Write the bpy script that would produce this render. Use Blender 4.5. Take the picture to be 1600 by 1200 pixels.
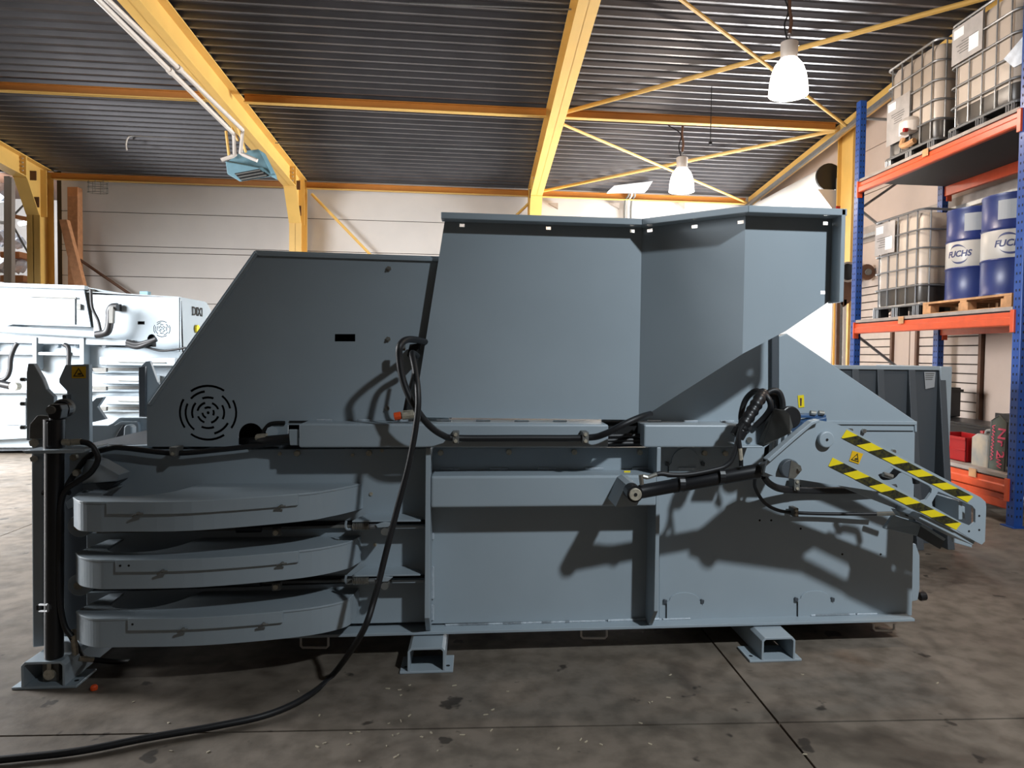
import bpy, bmesh, math, random
from mathutils import Vector, Matrix
from mathutils.geometry import tessellate_polygon
random.seed(7)
for o in list(bpy.data.objects): bpy.data.objects.remove(o)
SC = bpy.context.scene
COL = SC.collection
# ---------------------------------------------------------------- camera
F, CX, CY, H = 1100.0, 858.0, 590.0, 1.5
YAW, PIT, ROL = math.radians(5.87), math.radians(-1.9), .013
_f = Vector((math.sin(YAW)*math.cos(PIT), math.cos(YAW)*math.cos(PIT), math.sin(PIT)))
_r0 = Vector((math.cos(YAW), -math.sin(YAW), 0)); _u0 = _r0.cross(_f)
_r = _r0*math.cos(ROL)+_u0*math.sin(ROL); _u = _u0*math.cos(ROL)-_r0*math.sin(ROL)
EYE = Vector((0, 0, H))
cd = bpy.data.cameras.new('camera'); cam = bpy.data.objects.new('camera', cd); COL.objects.link(cam)
cd.sensor_width = 36; cd.lens = F/1600*36; cd.shift_x = (800-CX)/1600; cd.shift_y = -(600-CY)/1600
cd.clip_start = .05; cd.clip_end = 200
m = Matrix((( _r.x, _u.x, -_f.x, 0), (_r.y, _u.y, -_f.y, 0), (_r.z, _u.z, -_f.z, H), (0, 0, 0, 1)))
cam.matrix_world = m
SC.camera = cam
# ---------------------------------------------------------------- world, lights, exposure
W = bpy.data.worlds.new('world'); SC.world = W; W.use_nodes = True
bg = W.node_tree.nodes['Background']; bg.inputs[0].default_value = (1.0, .90, .80, 1); bg.inputs[1].default_value = .055
SC.view_settings.view_transform = 'Standard'; SC.view_settings.look = 'None'
SC.view_settings.exposure = 0.0; SC.view_settings.gamma = 1.0; SC.view_settings.use_curve_mapping = False
def light(name, kind, loc, energy, col=(1, 1, 1), size=.3, sy=None, target=None):
    l = bpy.data.lights.new(name, kind); l.energy = energy; l.color = col
    if kind == 'AREA':
        l.size = size
        if sy: l.shape = 'RECTANGLE'; l.size_y = sy
    else: l.shadow_soft_size = size
    o = bpy.data.objects.new(name, l); COL.objects.link(o); o.location = loc
    if target is not None: o.rotation_euler = (Vector(target)-Vector(loc)).to_track_quat('-Z', 'Y').to_euler()
    return o
kl = light('ceiling_lamp_light', 'SPOT', (2.6, -.5, 4.6), 1080, (.86, .94, 1.0), .11, target=(2.8, 3.2, .3))   # high-bay reflector lamp of the same row, behind the viewer
kl.data.spot_size = math.radians(95); kl.data.spot_blend = 1.0
light('ceiling_lamp_light', 'POINT', (3.6, 3.7, 4.3), 130, (1.0, .82, .68), .15)     # next lamp of the row, above the right end of the machine, outside the picture
light('outdoor_daylight', 'AREA', (6.95, 16.5, 6.6), 1500, (.97, .98, 1.0), 4.0, 8.0, (8.6, 16.5, 1.5))      # lamp for open sky, added to whiten the wall outside the roller door
light('annex_lamp_light', 'POINT', (-11.2, 17.0, 4.4), 420, (.92, .96, 1.0), .2)      # tube lights of the annex at the far left
gl = light('gate_daylight', 'AREA', (-9.6, 6.3, 3.0), 1800, (.97, .98, 1.0), 4.0, 3.6, (-5.2, 8.2, -.6))    # daylight falling in through the open gate at the left end of the hall
gl.data.spread = math.radians(126)
light('door_daylight', 'AREA', (6.52, 13.4, 1.95), 2000, (.95, .98, 1.0), 3.4, 3.9, (0, 13.4, 1.95))     # roller door in the right wall
# ---------------------------------------------------------------- projection helpers (pixel of the photograph -> point on a plane of the hall)
def ray(x, y): return _f+_r*((x-CX)/F)-_u*((y-CY)/F)
def at(x, y, Y): d = ray(x, y); return EYE+d*(Y/d.y)
def gz(x, y, z): d = ray(x, y); return EYE+d*((z-H)/d.z)
def gx(x, y, X): d = ray(x, y); return EYE+d*(X/d.x)
SL, YW, ZE = .0885, 15.3, 5.03          # roof slope, back wall, eaves
def roofz(Y): return ZE+SL*(YW-Y)
def gr(x, y, off=0): d = ray(x, y); return EYE+d*((ZE-off+SL*YW-H)/(d.z+SL*d.y))
# ---------------------------------------------------------------- materials
def lin(c): return tuple((v/12.92 if v <= .04045 else ((v+.055)/1.055)**2.4) for v in (c[0]/255, c[1]/255, c[2]/255))
MATS = {}
def mat(name, rgb, rough=.5, metal=0., noise=0., scale=8., bump=0., spec=.5, trans=0., emis=None, es=0., rgb2=None, alpha=1.):
    m = bpy.data.materials.new(name); m.use_nodes = True; nt = m.node_tree; b = nt.nodes['Principled BSDF']
    c = lin(rgb); b.inputs['Base Color'].default_value = (*c, 1); b.inputs['Roughness'].default_value = rough
    b.inputs['Metallic'].default_value = metal; b.inputs['Specular IOR Level'].default_value = spec
    if trans: b.inputs['Transmission Weight'].default_value = trans
    if emis: b.inputs['Emission Color'].default_value = (*lin(emis), 1); b.inputs['Emission Strength'].default_value = es
    if noise or rgb2:
        tc = nt.nodes.new('ShaderNodeTexCoord'); n = nt.nodes.new('ShaderNodeTexNoise'); n.inputs['Scale'].default_value = scale; n.inputs['Detail'].default_value = 5
        r = nt.nodes.new('ShaderNodeValToRGB'); c2 = lin(rgb2) if rgb2 else tuple(v*(1-noise) for v in c)
        r.color_ramp.elements[0].position = .35; r.color_ramp.elements[1].position = .65
        r.color_ramp.elements[0].color = (*c2, 1); r.color_ramp.elements[1].color = (*c, 1)
        nt.links.new(tc.outputs['Object'], n.inputs['Vector']); nt.links.new(n.outputs['Fac'], r.inputs[0]); nt.links.new(r.outputs[0], b.inputs['Base Color'])
        if bump:
            bp = nt.nodes.new('ShaderNodeBump'); bp.inputs['Strength'].default_value = bump; bp.inputs['Distance'].default_value = .01
            nt.links.new(n.outputs['Fac'], bp.inputs['Height']); nt.links.new(bp.outputs[0], b.inputs['Normal'])
    MATS[name] = m; return m
mat('paint', (153, 165, 173), .42, noise=.05, scale=3)
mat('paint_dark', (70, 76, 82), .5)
mat('weld', (176, 186, 194), .35, noise=.2, scale=60, bump=.5)
mat('black', (22, 23, 26), .38)
mat('rubber', (26, 27, 30), .5, noise=.2, scale=40)
mat('void', (8, 8, 9), .8)
mat('steel', (170, 168, 160), .3, .8, noise=.2, scale=30)
mat('zinc', (188, 180, 162), .45, .25, noise=.3, scale=60)
mat('castgrey', (104, 104, 100), .55, noise=.2, scale=20)
mat('white', (240, 240, 238), .5)
mat('hazard_yellow', (236, 212, 30), .45, noise=.06, scale=30)
mat('hazard_black', (20, 20, 20), .5, rgb2=(70, 66, 22), scale=90)
mat('decal', (226, 178, 24), .45)
mat('yellow_paint', (220, 178, 98), .45, noise=.08, scale=3)
mat('yellow_shaded', (182, 118, 48), .5, noise=.1, scale=4)  # yellow darkened to put the shade on beam webs and top flanges into colour
mat('roofmetal', (104, 103, 106), .34, .6, noise=.18, scale=2)
mat('wallwhite', (200, 195, 190), .75, noise=.05, scale=2)
mat('wallright', (184, 166, 154), .75, noise=.06, scale=3)
mat('board', (194, 180, 170), .7, noise=.10, scale=6)
mat('backing', (64, 56, 50), .8)
mat('timber', (176, 122, 82), .75, noise=.25, scale=12)
mat('brown', (92, 62, 44), .6, noise=.2, scale=12)
mat('rackblue', (20, 68, 142), .4, noise=.1, scale=10)
mat('rackorange', (204, 78, 40), .4, noise=.12, scale=10)
mat('deck', (158, 148, 140), .8, noise=.2, scale=8)
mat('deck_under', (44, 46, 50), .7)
mat('galv', (150, 152, 154), .4, .7, noise=.15, scale=20)
mat('ibc_plastic', (188, 174, 160), .4, noise=.05, scale=5)
mat('ibc_liquid', (66, 62, 58), .35)
mat('ibc_base', (26, 27, 29), .6)
mat('sign', (176, 170, 166), .5, noise=.15, scale=9)
mat('drumblue', (30, 46, 102), .36)
mat('drumwhite', (176, 172, 166), .35)
mat('drumink', (36, 44, 92), .5)
mat('paper', (156, 160, 164), .7)
mat('palletwood', (196, 148, 104), .8, noise=.3, scale=14)
mat('red', (150, 16, 20), .4)
mat('jerry', (168, 152, 128), .5, rgb2=(120, 122, 120), scale=4)
mat('greenboard', (92, 100, 92), .6, noise=.15, scale=14)
mat('pink', (236, 84, 120), .6)
mat('heater', (104, 142, 156), .45, noise=.15, scale=6)
mat('pipewhite', (200, 192, 184), .4)
mat('lampgrey', (176, 168, 162), .4)
mat('lampglow', (255, 250, 240), .5, emis=(255, 248, 236), es=9)
mat('tube', (240, 245, 255), .5, emis=(225, 235, 255), es=7)
mat('orange', (232, 84, 30), .5)
mat('chip', (170, 160, 140), .8)
mat('bluemetal', (52, 84, 124), .4)
mat('shutter', (232, 234, 236), .4)
mat('bag', (214, 222, 232), .35, noise=.25, scale=14)
mat('cardboard', (186, 124, 78), .8, noise=.15, scale=8)
# floor: stained concrete
def floor_mat():
    m = bpy.data.materials.new('concrete'); m.use_nodes = True; nt = m.node_tree; b = nt.nodes['Principled BSDF']; L = nt.links.new
    tc = nt.nodes.new('ShaderNodeTexCoord')
    def noise(s, d=6, dist=0.):
        n = nt.nodes.new('ShaderNodeTexNoise'); n.inputs['Scale'].default_value = s; n.inputs['Detail'].default_value = d; n.inputs['Distortion'].default_value = dist
        L(tc.outputs['Object'], n.inputs['Vector']); return n.outputs['Fac']
    def ramp(fac, a, b_, ca, cb):
        r = nt.nodes.new('ShaderNodeValToRGB'); r.color_ramp.elements[0].position = a; r.color_ramp.elements[1].position = b_
        r.color_ramp.elements[0].color = (*ca, 1); r.color_ramp.elements[1].color = (*cb, 1); L(fac, r.inputs[0]); return r.outputs[0]
    def mul(a, b_, mode='MULTIPLY', f=1.):
        x = nt.nodes.new('ShaderNodeMixRGB'); x.blend_type = mode; x.inputs[0].default_value = f; L(a, x.inputs[1]); L(b_, x.inputs[2]); return x.outputs[0]
    base = ramp(noise(.7, 8, .6), .3, .7, lin((92, 84, 74)), lin((128, 118, 107)))
    fine = ramp(noise(9, 8), .34, .60, (.60, .59, .57), (1, 1, 1))
    spots = ramp(noise(6.5, 3), .30, .335, (.28, .27, .26), (1, 1, 1))
    stain = ramp(noise(1.4, 4, 1.2), .30, .42, (.55, .52, .5), (1, 1, 1))
    rust = ramp(noise(.9, 4, .5), .66, .76, (1, 1, 1), (1.0, .72, .55))
    c = mul(mul(mul(mul(base, fine), spots), stain), rust)
    L(c, b.inputs['Base Color']); 
    rr = ramp(noise(2.5, 5), .3, .7, (.45,)*3, (.75,)*3); L(rr, b.inputs['Roughness'])
    bp = nt.nodes.new('ShaderNodeBump'); bp.inputs['Strength'].default_value = .12; bp.inputs['Distance'].default_value = .01; L(noise(30, 6), bp.inputs['Height']); L(bp.outputs[0], b.inputs['Normal'])
    MATS['concrete'] = m
floor_mat()
mat('joint', (96, 74, 58), .9)
# ---------------------------------------------------------------- mesh helpers
class B:
    def __init__(s): s.v = []; s.f = []
    def box(s, x0, x1, y0, y1, z0, z1):
        n = len(s.v); s.v += [Vector((x, y, z)) for z in (z0, z1) for x, y in ((x0, y0), (x1, y0), (x1, y1), (x0, y1))]
        s.f += [[n, n+3, n+2, n+1], [n+4, n+5, n+6, n+7]]+[[n+i, n+(i+1) % 4, n+4+(i+1) % 4, n+4+i] for i in range(4)]; return s
    def prism(s, pts, vec):
        n = len(s.v); k = len(pts); vec = Vector(vec); s.v += [Vector(p) for p in pts]+[Vector(p)+vec for p in pts]
        s.f += [list(range(n, n+k)), list(range(n+2*k-1, n+k-1, -1))]+[[n+i, n+k+i, n+k+(i+1) % k, n+(i+1) % k] for i in range(k)]; return s
    def holed(s, loops, vec):       # plate with holes: loops of 3D points, first the outline
        vec = Vector(vec); flat = [Vector(p) for l in loops for p in l]; n = len(s.v); k = len(flat)
        s.v += flat+[p+vec for p in flat]
        for t in tessellate_polygon([[Vector(p) for p in l] for l in loops]):
            s.f += [[n+t[0], n+t[1], n+t[2]], [n+k+t[2], n+k+t[1], n+k+t[0]]]
        b = n
        for l in loops:
            q = len(l)
            for i in range(q): s.f.append([b+i, b+(i+1) % q, k+b+(i+1) % q, k+b+i])
            b += q
        return s
    def cyl(s, p0, p1, r, n=16, r1=None):
        p0, p1 = Vector(p0), Vector(p1); r1 = r if r1 is None else r1; d = (p1-p0).normalized()
        a = d.orthogonal().normalized(); b = d.cross(a); k = len(s.v)
        for p, q in ((p0, r), (p1, r1)):
            s.v += [p+(a*math.cos(2*math.pi*i/n)+b*math.sin(2*math.pi*i/n))*q for i in range(n)]
        s.f += [list(range(k+n-1, k-1, -1)), list(range(k+n, k+2*n))]+[[k+i, k+(i+1) % n, k+n+(i+1) % n, k+n+i] for i in range(n)]; return s
    def tube(s, path, r, n=8, closed=False):
        P = [Vector(p) for p in path]; k = len(s.v); m_ = len(P); a = None
        for i, p in enumerate(P):
            d = (P[(i+1) % m_]-P[i-1]) if closed else (P[min(i+1, m_-1)]-P[max(i-1, 0)])
            d = d.normalized() if d.length > 1e-9 else Vector((0, 0, 1))
            a = (d.orthogonal() if a is None else (a-d*a.dot(d))).normalized(); b = d.cross(a)
            rr = r[i] if isinstance(r, (list, tuple)) else r
            s.v += [p+(a*math.cos(2*math.pi*j/n)+b*math.sin(2*math.pi*j/n))*rr for j in range(n)]
        for i in range(m_ if closed else m_-1):
            for j in range(n):
                i2 = (i+1) % m_; s.f.append([k+i*n+j, k+i*n+(j+1) % n, k+i2*n+(j+1) % n, k+i2*n+j])
        if not closed: s.f += [list(range(k+n-1, k-1, -1)), list(range(k+(m_-1)*n, k+m_*n))]
        return s
    def lathe(s, prof, n=28, c=(0, 0, 0)):
        c = Vector(c); k = len(s.v)
        for r, z in prof: s.v += [c+Vector((r*math.cos(2*math.pi*j/n), r*math.sin(2*math.pi*j/n), z)) for j in range(n)]
        for i in range(len(prof)-1):
            for j in range(n): s.f.append([k+i*n+j, k+i*n+(j+1) % n, k+(i+1)*n+(j+1) % n, k+(i+1)*n+j])
        s.f += [list(range(k+n-1, k-1, -1)), list(range(k+(len(prof)-1)*n, k+len(prof)*n))]
        return s
def wl(o):
    v = Vector((0, 0, 0))
    while o is not None: v += o.location; o = o.parent
    return v
def obj(name, b, mt, parent=None, bevel=0., smooth=False, origin=None, seg=2):
    off = wl(parent) if parent else (Vector(origin) if origin is not None else Vector((0, 0, 0)))
    me = bpy.data.meshes.new(name); me.from_pydata([tuple(v-off) for v in b.v], [], b.f); me.update()
    bm = bmesh.new(); bm.from_mesh(me); bmesh.ops.recalc_face_normals(bm, faces=bm.faces); bm.to_mesh(me); bm.free()
    me.materials.append(MATS[mt] if isinstance(mt, str) else mt)
    o = bpy.data.objects.new(name, me); COL.objects.link(o)
    if parent: o.parent = parent
    else: o.location = off
    if smooth:
        for p in me.polygons: p.use_smooth = True
        mm = o.modifiers.new('edges', 'EDGE_SPLIT'); mm.split_angle = math.radians(40)
    if bevel:
        bv = o.modifiers.new('bevel', 'BEVEL'); bv.width = bevel; bv.segments = seg; bv.limit_method = 'ANGLE'; bv.angle_limit = math.radians(40)
    return o
def thing(name, label, cat, loc=(0, 0, 0), group=None):
    o = bpy.data.objects.new(name, None); COL.objects.link(o); o.location = loc; o.empty_display_size = .2
    return tag(o, label, cat, group)
def tag(o, label, cat, group=None, kind=None):
    o['label'] = label; o['category'] = cat
    if group: o['group'] = group
    if kind: o['kind'] = kind
    return o
def struct(o): o['kind'] = 'structure'; return o
def sroot(name, loc=(0, 0, 0)):
    o = bpy.data.objects.new(name, None); COL.objects.link(o); o.location = loc; o['kind'] = 'structure'; return o
def dup(o, loc=None, label=None, rotz=None, parent=None):
    c = o.copy(); COL.objects.link(c); c.parent = parent
    if loc is not None: c.location = loc
    if rotz is not None: c.rotation_euler = (0, 0, rotz)
    if label: c['label'] = label
    for ch in list(o.children): dup(ch, parent=c)
    return c
def pl(name, px, Y, th, mt, parent, bevel=.003, label=None):       # a plate standing in the plane Y, outline given by points seen in the photograph
    o = obj(name, B().prism([at(x, y, Y) for x, y in px], (0, th, 0)), mt, parent, bevel)
    if label: o['label'] = label
    return o
def bx(name, mt, parent, x0, x1, y0, y1, z0, z1, bevel=.003): return obj(name, B().box(x0, x1, y0, y1, z0, z1), mt, parent, bevel)
def spline(pts, n=6):
    P = [Vector(p) for p in pts]; P = [P[0]*2-P[1]]+P+[P[-1]*2-P[-2]]; out = []
    for i in range(1, len(P)-2):
        for k in range(n):
            t = k/n; a, b, c, d = P[i-1:i+3]
            out.append(.5*((2*b)+(c-a)*t+(2*a-5*b+4*c-d)*t*t+(3*b-a-3*c+d)*t**3))
    return out+[P[-2]]
def hose(name, pxs, Y, r, parent, mt='rubber', n=6, sides=10):      # pxs: (x, y) or (x, y, Y)
    return obj(name, B().tube(spline([at(p[0], p[1], p[2] if len(p) > 2 else Y) for p in pxs], n), r, sides), mt, parent, smooth=True)
def text_mesh(body, size, mt, name, parent, fn, depth=.002, align='CENTER', shear=0., bold=0.):
    cu = bpy.data.curves.new('t', 'FONT'); cu.body = body; cu.size = size; cu.align_x = align; cu.align_y = 'CENTER'; cu.extrude = depth; cu.shear = shear; cu.resolution_u = 3; cu.offset = bold
    t = bpy.data.objects.new('t', cu); COL.objects.link(t)
    me = bpy.data.meshes.new_from_object(t.evaluated_get(bpy.context.evaluated_depsgraph_get()))
    bpy.data.objects.remove(t)
    me.name = name; off = wl(parent)
    for v in me.vertices: v.co = Vector(fn(v.co.x, v.co.y, v.co.z))-off
    me.materials.clear(); me.materials.append(MATS[mt]); me.update()
    o = bpy.data.objects.new(name, me); COL.objects.link(o); o.parent = parent; return o
def arcs(c, R):                      # arc slots of the round vent: loops of (dx, dz)
    out = []
    rings = [(1., [(55, 128), (150, 214), (232, 305), (325, 388)]), (.80, [(98, 140), (12, 52), (155, 232), (285, 332)]), (.57, [(70, 112), (-25, 30), (140, 200), (245, 292)]),
             (.38, [(20, 70), (105, 170), (200, 250), (285, 340)]), (.2, [(60, 130), (-30, 30), (180, 250)])]
    w = R*.042
    for k, segs in rings:
        r = R*k
        for a0, a1 in segs:
            n = max(4, int((a1-a0)/9)); A = [math.radians(a0+(a1-a0)*i/n) for i in range(n+1)]
            out.append([(c.x+(r+w)*math.cos(a), c.z+(r+w)*math.sin(a)) for a in A]+[(c.x+(r-w)*math.cos(a), c.z+(r-w)*math.sin(a)) for a in reversed(A)])
    out.append([(c.x+R*.06*math.cos(i*math.pi/4), c.z+R*.06*math.sin(i*math.pi/4)) for i in range(8)])
    return out
def warning(parent, px, Y, name='warning_label', figure=True):      # yellow sticker with a black triangle; px = four corners clockwise
    P = [at(x, y, Y) for x, y in px]; o = obj(name, B().prism(P, (0, .002, 0)), 'decal', parent); o['label'] = 'yellow warning sticker with black triangle'
    def uv(u, v): return P[3]*(1-u)*(1-v)+P[2]*u*(1-v)+P[0]*(1-u)*v+P[1]*u*v+Vector((0, -.0015, 0))
    T = [(.5, .9), (.9, .14), (.1, .14)]; I = [(.5, .76), (.78, .22), (.22, .22)]
    obj('warning_triangle', B().holed([[uv(*p) for p in T], [uv(*p) for p in I]], (0, .001, 0)), 'hazard_black', o)
    if figure: obj('warning_figure', B().prism([uv(.42, .28), uv(.66, .28), uv(.70, .42), uv(.55, .46), uv(.42, .38)], (0, .001, 0)), 'hazard_black', o)
    return o
# ================================================================ SETTING
# ---- floor: concrete slabs with recessed joints
fl = obj('floor', B().box(-20, 9, -6, 22, -.25, -.012), 'joint'); struct(fl)
YJ = [-6, -2.2, 2.78, 7.8, 12.8, 22]; XJ = [-20, -13.75, -8.75, -3.75, 1.245, 6.245, 9]
for j in range(5):
    for i in range(6):
        y0a, y0b = YJ[j], YJ[j]; g = .0055
        def yy(y, x): return y+(-.045*(x-.15) if y == 2.78 else 0)     # that joint runs a little askew
        P = [(XJ[i]+g, yy(YJ[j], XJ[i])+g, -.03), (XJ[i+1]-g, yy(YJ[j], XJ[i+1])+g, -.03), (XJ[i+1]-g, yy(YJ[j+1], XJ[i+1])-g, -.03), (XJ[i]+g, yy(YJ[j+1], XJ[i])-g, -.03)]
        obj('slab', B().prism(P, (0, 0, .03)), 'concrete', fl)
# ---- roof: trapezoidal sheets, ribs running along X, one sheet per bay
ceil = sroot('ceiling')
pit_, prof = .205, [(0, 0), (.016, -.058), (.052, -.058), (.068, 0), (.125, 0), (.132, -.006), (.15, -.006), (.157, 0)]
FX = [-8.6, -3.66, 1.17, 6.12]
for a, b in ((-14.5, -8.6), (-8.6, -3.78), (-3.78, 1.17), (1.17, 6.3)):
    s = B(); Y = 15.4; n = 0
    while Y > -5:
        for dy, dz in prof:
            yy_ = Y-dy; s.v += [Vector((a, yy_, roofz(yy_)+dz+.058)), Vector((b, yy_, roofz(yy_)+dz+.058))]; n += 1
        Y -= pit_
    s.f = [[2*i, 2*i+1, 2*i+3, 2*i+2] for i in range(n-1)]
    o = obj('roof_sheet', s, 'roofmetal', ceil)
# ---- steel frame (yellow): rafters, knees, columns
def frame(X, label, side=1):
    r = thing('portal_frame', label, 'steel frame', (X, 15.05, 0), 'yellow portal frames')
    w, h, t = .12, .40, .016
    ys, ye = 14.35, -4.5
    def slab(y0, y1, o0, o1, x0, x1): return B().prism([(x0, y0, roofz(y0)-o0), (x0, y1, roofz(y1)-o0), (x0, y1, roofz(y1)-o1), (x0, y0, roofz(y0)-o1)], (x1-x0, 0, 0))
    obj('web', slab(ys, ye, .02, h, X-.006, X+.006), 'yellow_paint', r)
    obj('top_flange', slab(15.2, ye, .004, .004+t, X-w, X+w), 'yellow_paint', r)
    obj('bottom_flange', slab(ys, ye, h-t, h, X-w, X+w), 'yellow_paint', r)
    yk, zk = 14.72, 4.08
    obj('knee_web', B().prism([(X-.006, ys, roofz(ys)-.02), (X-.006, 15.2, roofz(15.2)-.02), (X-.006, 15.2, zk), (X-.006, yk, zk), (X-.006, ys, roofz(ys)-h)], (.012, 0, 0)), 'yellow_paint', r)
    d = Vector((0, yk-ys, zk-roofz(ys)+h)); nrm = Vector((0, d.z, -d.y)).normalized()*t
    p0 = Vector((X-w, ys, roofz(ys)-h)); obj('knee_flange', B().prism([p0, p0+d, p0+d+nrm, p0+nrm], (2*w, 0, 0)), 'yellow_paint', r)
    obj('column_web', B().box(X-.006, X+.006, yk, 15.2, 0, zk), 'yellow_paint', r)
    obj('column_flange', B().box(X-w, X+w, yk, yk+t, 0, zk), 'yellow_paint', r)
    obj('column_flange', B().box(X-w, X+w, 15.17, 15.19, 0, roofz(15.2)-.03), 'yellow_paint', r)
    st = obj('end_plate', B().box(X-w, X+w, ys-.03, ys, roofz(ys)-h-.02, roofz(ys)-.02), 'yellow_paint', r)
    for i in range(5):
        for sx in (-1, 1): obj('bolt', B().cyl((X+sx*.06, ys-.05, roofz(ys)-.06-i*.075), (X+sx*.06, ys-.03, roofz(ys)-.06-i*.075), .018, 6), 'zinc', st)
    for z0, z1, y in ((4.72, 4.9, 14.62), (4.22, 4.42, 14.70)): obj('stiffener', B().box(X-w, X+w, y, y+.015, z0, z1), 'brown', r)
    obj('stiffener', B().box(X-w, X+w, 14.95, 14.965, 4.08, 5.0), 'yellow_paint', r)
    bx('base_plate', 'yellow_paint', r, X-.18, X+.18, 14.66, 15.25, 0, .02)
    return r
frame(FX[0], 'yellow steel frame at the far left, beside the timber post')
frame(FX[1], 'yellow steel frame with the blue heater and white pipes hung on it').rotation_euler.z = -.018
frame(FX[2], 'yellow steel frame running above the machine hopper, left of the lamps')
# right-hand edge frame: its column stands by the roller door
ec = thing('steel_column', 'yellow brown steel column beside the roller door, behind the blue rack post', 'column', (6.17, 11.35, 0))
bx('column_flange', 'yellow_paint', ec, 6.10, 6.24, 11.58, 11.60, 0, 5.30); bx('column_flange', 'yellow_paint', ec, 6.10, 6.24, 11.10, 11.12, 0, 5.30); bx('column_web', 'yellow_paint', ec, 6.165, 6.18, 11.12, 11.58, 0, 5.30)
bx('red_band', 'red', ec, 6.095, 6.19, 11.575, 11.605, 3.98, 4.10)
# eaves rail on the right wall
er = tag(obj('edge_beam', B().prism([(5.95, 15.2, roofz(15.2)-.16), (5.95, -3, roofz(-3)-.16), (5.95, -3, roofz(-3)-.01), (5.95, 15.2, roofz(15.2)-.01)], (.12, 0, 0)), 'yellow_paint', origin=(6, 6, 5)), 'yellow edge beam running along the top of the right wall', 'beam')
tr = thing('cable_tray', 'grey perforated cable tray under the right edge beam', 'cable tray', (5.9, 11, 4.9))
obj('tray', B().prism([(5.88, 15.2, roofz(15.2)-.24), (5.88, 5, roofz(5)-.24), (5.88, 5, roofz(5)-.17), (5.88, 15.2, roofz(15.2)-.17)], (.05, 0, 0)), 'galv', tr)
obj('cable', B().tube([(5.9, 15.1, roofz(15.1)-.20), (5.9, 6, roofz(6)-.20)], .02, 6), 'void', tr)
# ---- purlins, eaves beams
def beam(name, X0, X1, Y, off, h, w, label, group):
    r = thing(name, label, 'beam', ((X0+X1)/2, Y, roofz(Y)-off-h), group); z1 = roofz(Y)-off
    bx('web', 'yellow_shaded', r, X0, X1, Y-.006, Y+.006, z1-h, z1, 0)
    bx('bottom_flange', 'yellow_paint', r, X0, X1, Y-w, Y+w, z1-h, z1-h+.012, 0); bx('top_flange', 'yellow_shaded', r, X0, X1, Y-w, Y+w, z1-.012, z1, 0)
    return r
nm = ['left of the heater frame', 'between the heater frame and the middle frame', 'right of the middle frame, near the lamps']
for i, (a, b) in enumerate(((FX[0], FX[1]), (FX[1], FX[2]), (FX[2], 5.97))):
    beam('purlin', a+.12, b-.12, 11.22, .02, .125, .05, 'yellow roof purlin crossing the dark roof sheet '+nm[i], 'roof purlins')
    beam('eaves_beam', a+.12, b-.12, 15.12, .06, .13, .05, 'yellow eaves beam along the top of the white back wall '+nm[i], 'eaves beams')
# ---- wind braces: round tubes under the roof
def brace(p, q, label, r=.033): return tag(obj('wind_brace', B().tube([p, q], r, 8), 'yellow_paint', origin=p, smooth=True), label, 'brace', 'roof wind braces')
def rp(X, Y, o=.10): return Vector((X, Y, roofz(Y)-o))
brace(rp(1.35, 11.1), rp(5.9, 7.44), 'yellow roof brace rising to the right above the nearer lamp')
brace(rp(1.35, 7.13, .17), rp(5.9, 10.95, .17), 'pale lit roof brace descending to the right behind the nearer lamp', .024)
brace(rp(1.35, 11.4, .17), rp(5.85, 15.05, .17), 'thin roof brace descending to the right behind the farther lamp', .024)
brace(rp(1.35, 15.0), rp(5.9, 11.3), 'yellow roof brace rising to the right above the farther lamp')
def wbr(p0, p1, lab): tag(obj('wall_brace', B().tube([p0, p1], .03, 8), 'yellow_paint', origin=p1), lab, 'brace')
wbr(at(487, 303, 15.1), at(600, 420, 15.1), 'yellow diagonal brace on the back wall beside the heater column')
wbr(at(826, 318, 15.1), at(770, 372, 15.1), 'short yellow diagonal brace on the back wall beside the middle column')
# ---- back wall of painted boards
wb = sroot('wall_back')
obj('backing', B().box(-8.5, 6.3, YW+.03, YW+.2, 0, 5.3), 'backing', wb)
zz = [0, .75, 1.6, 2.45, 2.98, 3.48, 3.60, 4.28, 5.2]
for i in range(len(zz)-1):
    for a, b in ((-8.4, -3.78), (-3.775, 1.17), (1.175, 6.3)):
        bx('wall_board', 'wallwhite', wb, a, b, YW+random.uniform(0, .004), YW+.05, zz[i]+.006, zz[i+1]-.006, .004)
wl2 = sroot('wall_annex')
bx('annex_board', 'wallwhite', wl2, -20, -8.4, 20, 20.2, 0, 2.7); bx('annex_board', 'wallwhite', wl2, -20, -8.4, 20, 20.2, 2.72, 6)
bx('annex_roof', 'brown', wl2, -20, -8.4, 15.4, 20.2, 5.4, 5.5)
bx('annex_side', 'wallwhite', wl2, -8.42, -8.3, 15.5, 20, 0, 5.4)
# ---- right wall
wr = sroot('wall_right')
XR = 6.25
for y0, y1, z0, z1 in ((-6, 11.62, 0, 6.4), (15.1, 15.4, 0, 5.2), (11.62, 15.1, 4.75, 5.4)): obj('wall_core', B().box(XR+.03, XR+.25, y0, y1, z0, z1), 'wallright', wr)
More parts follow.
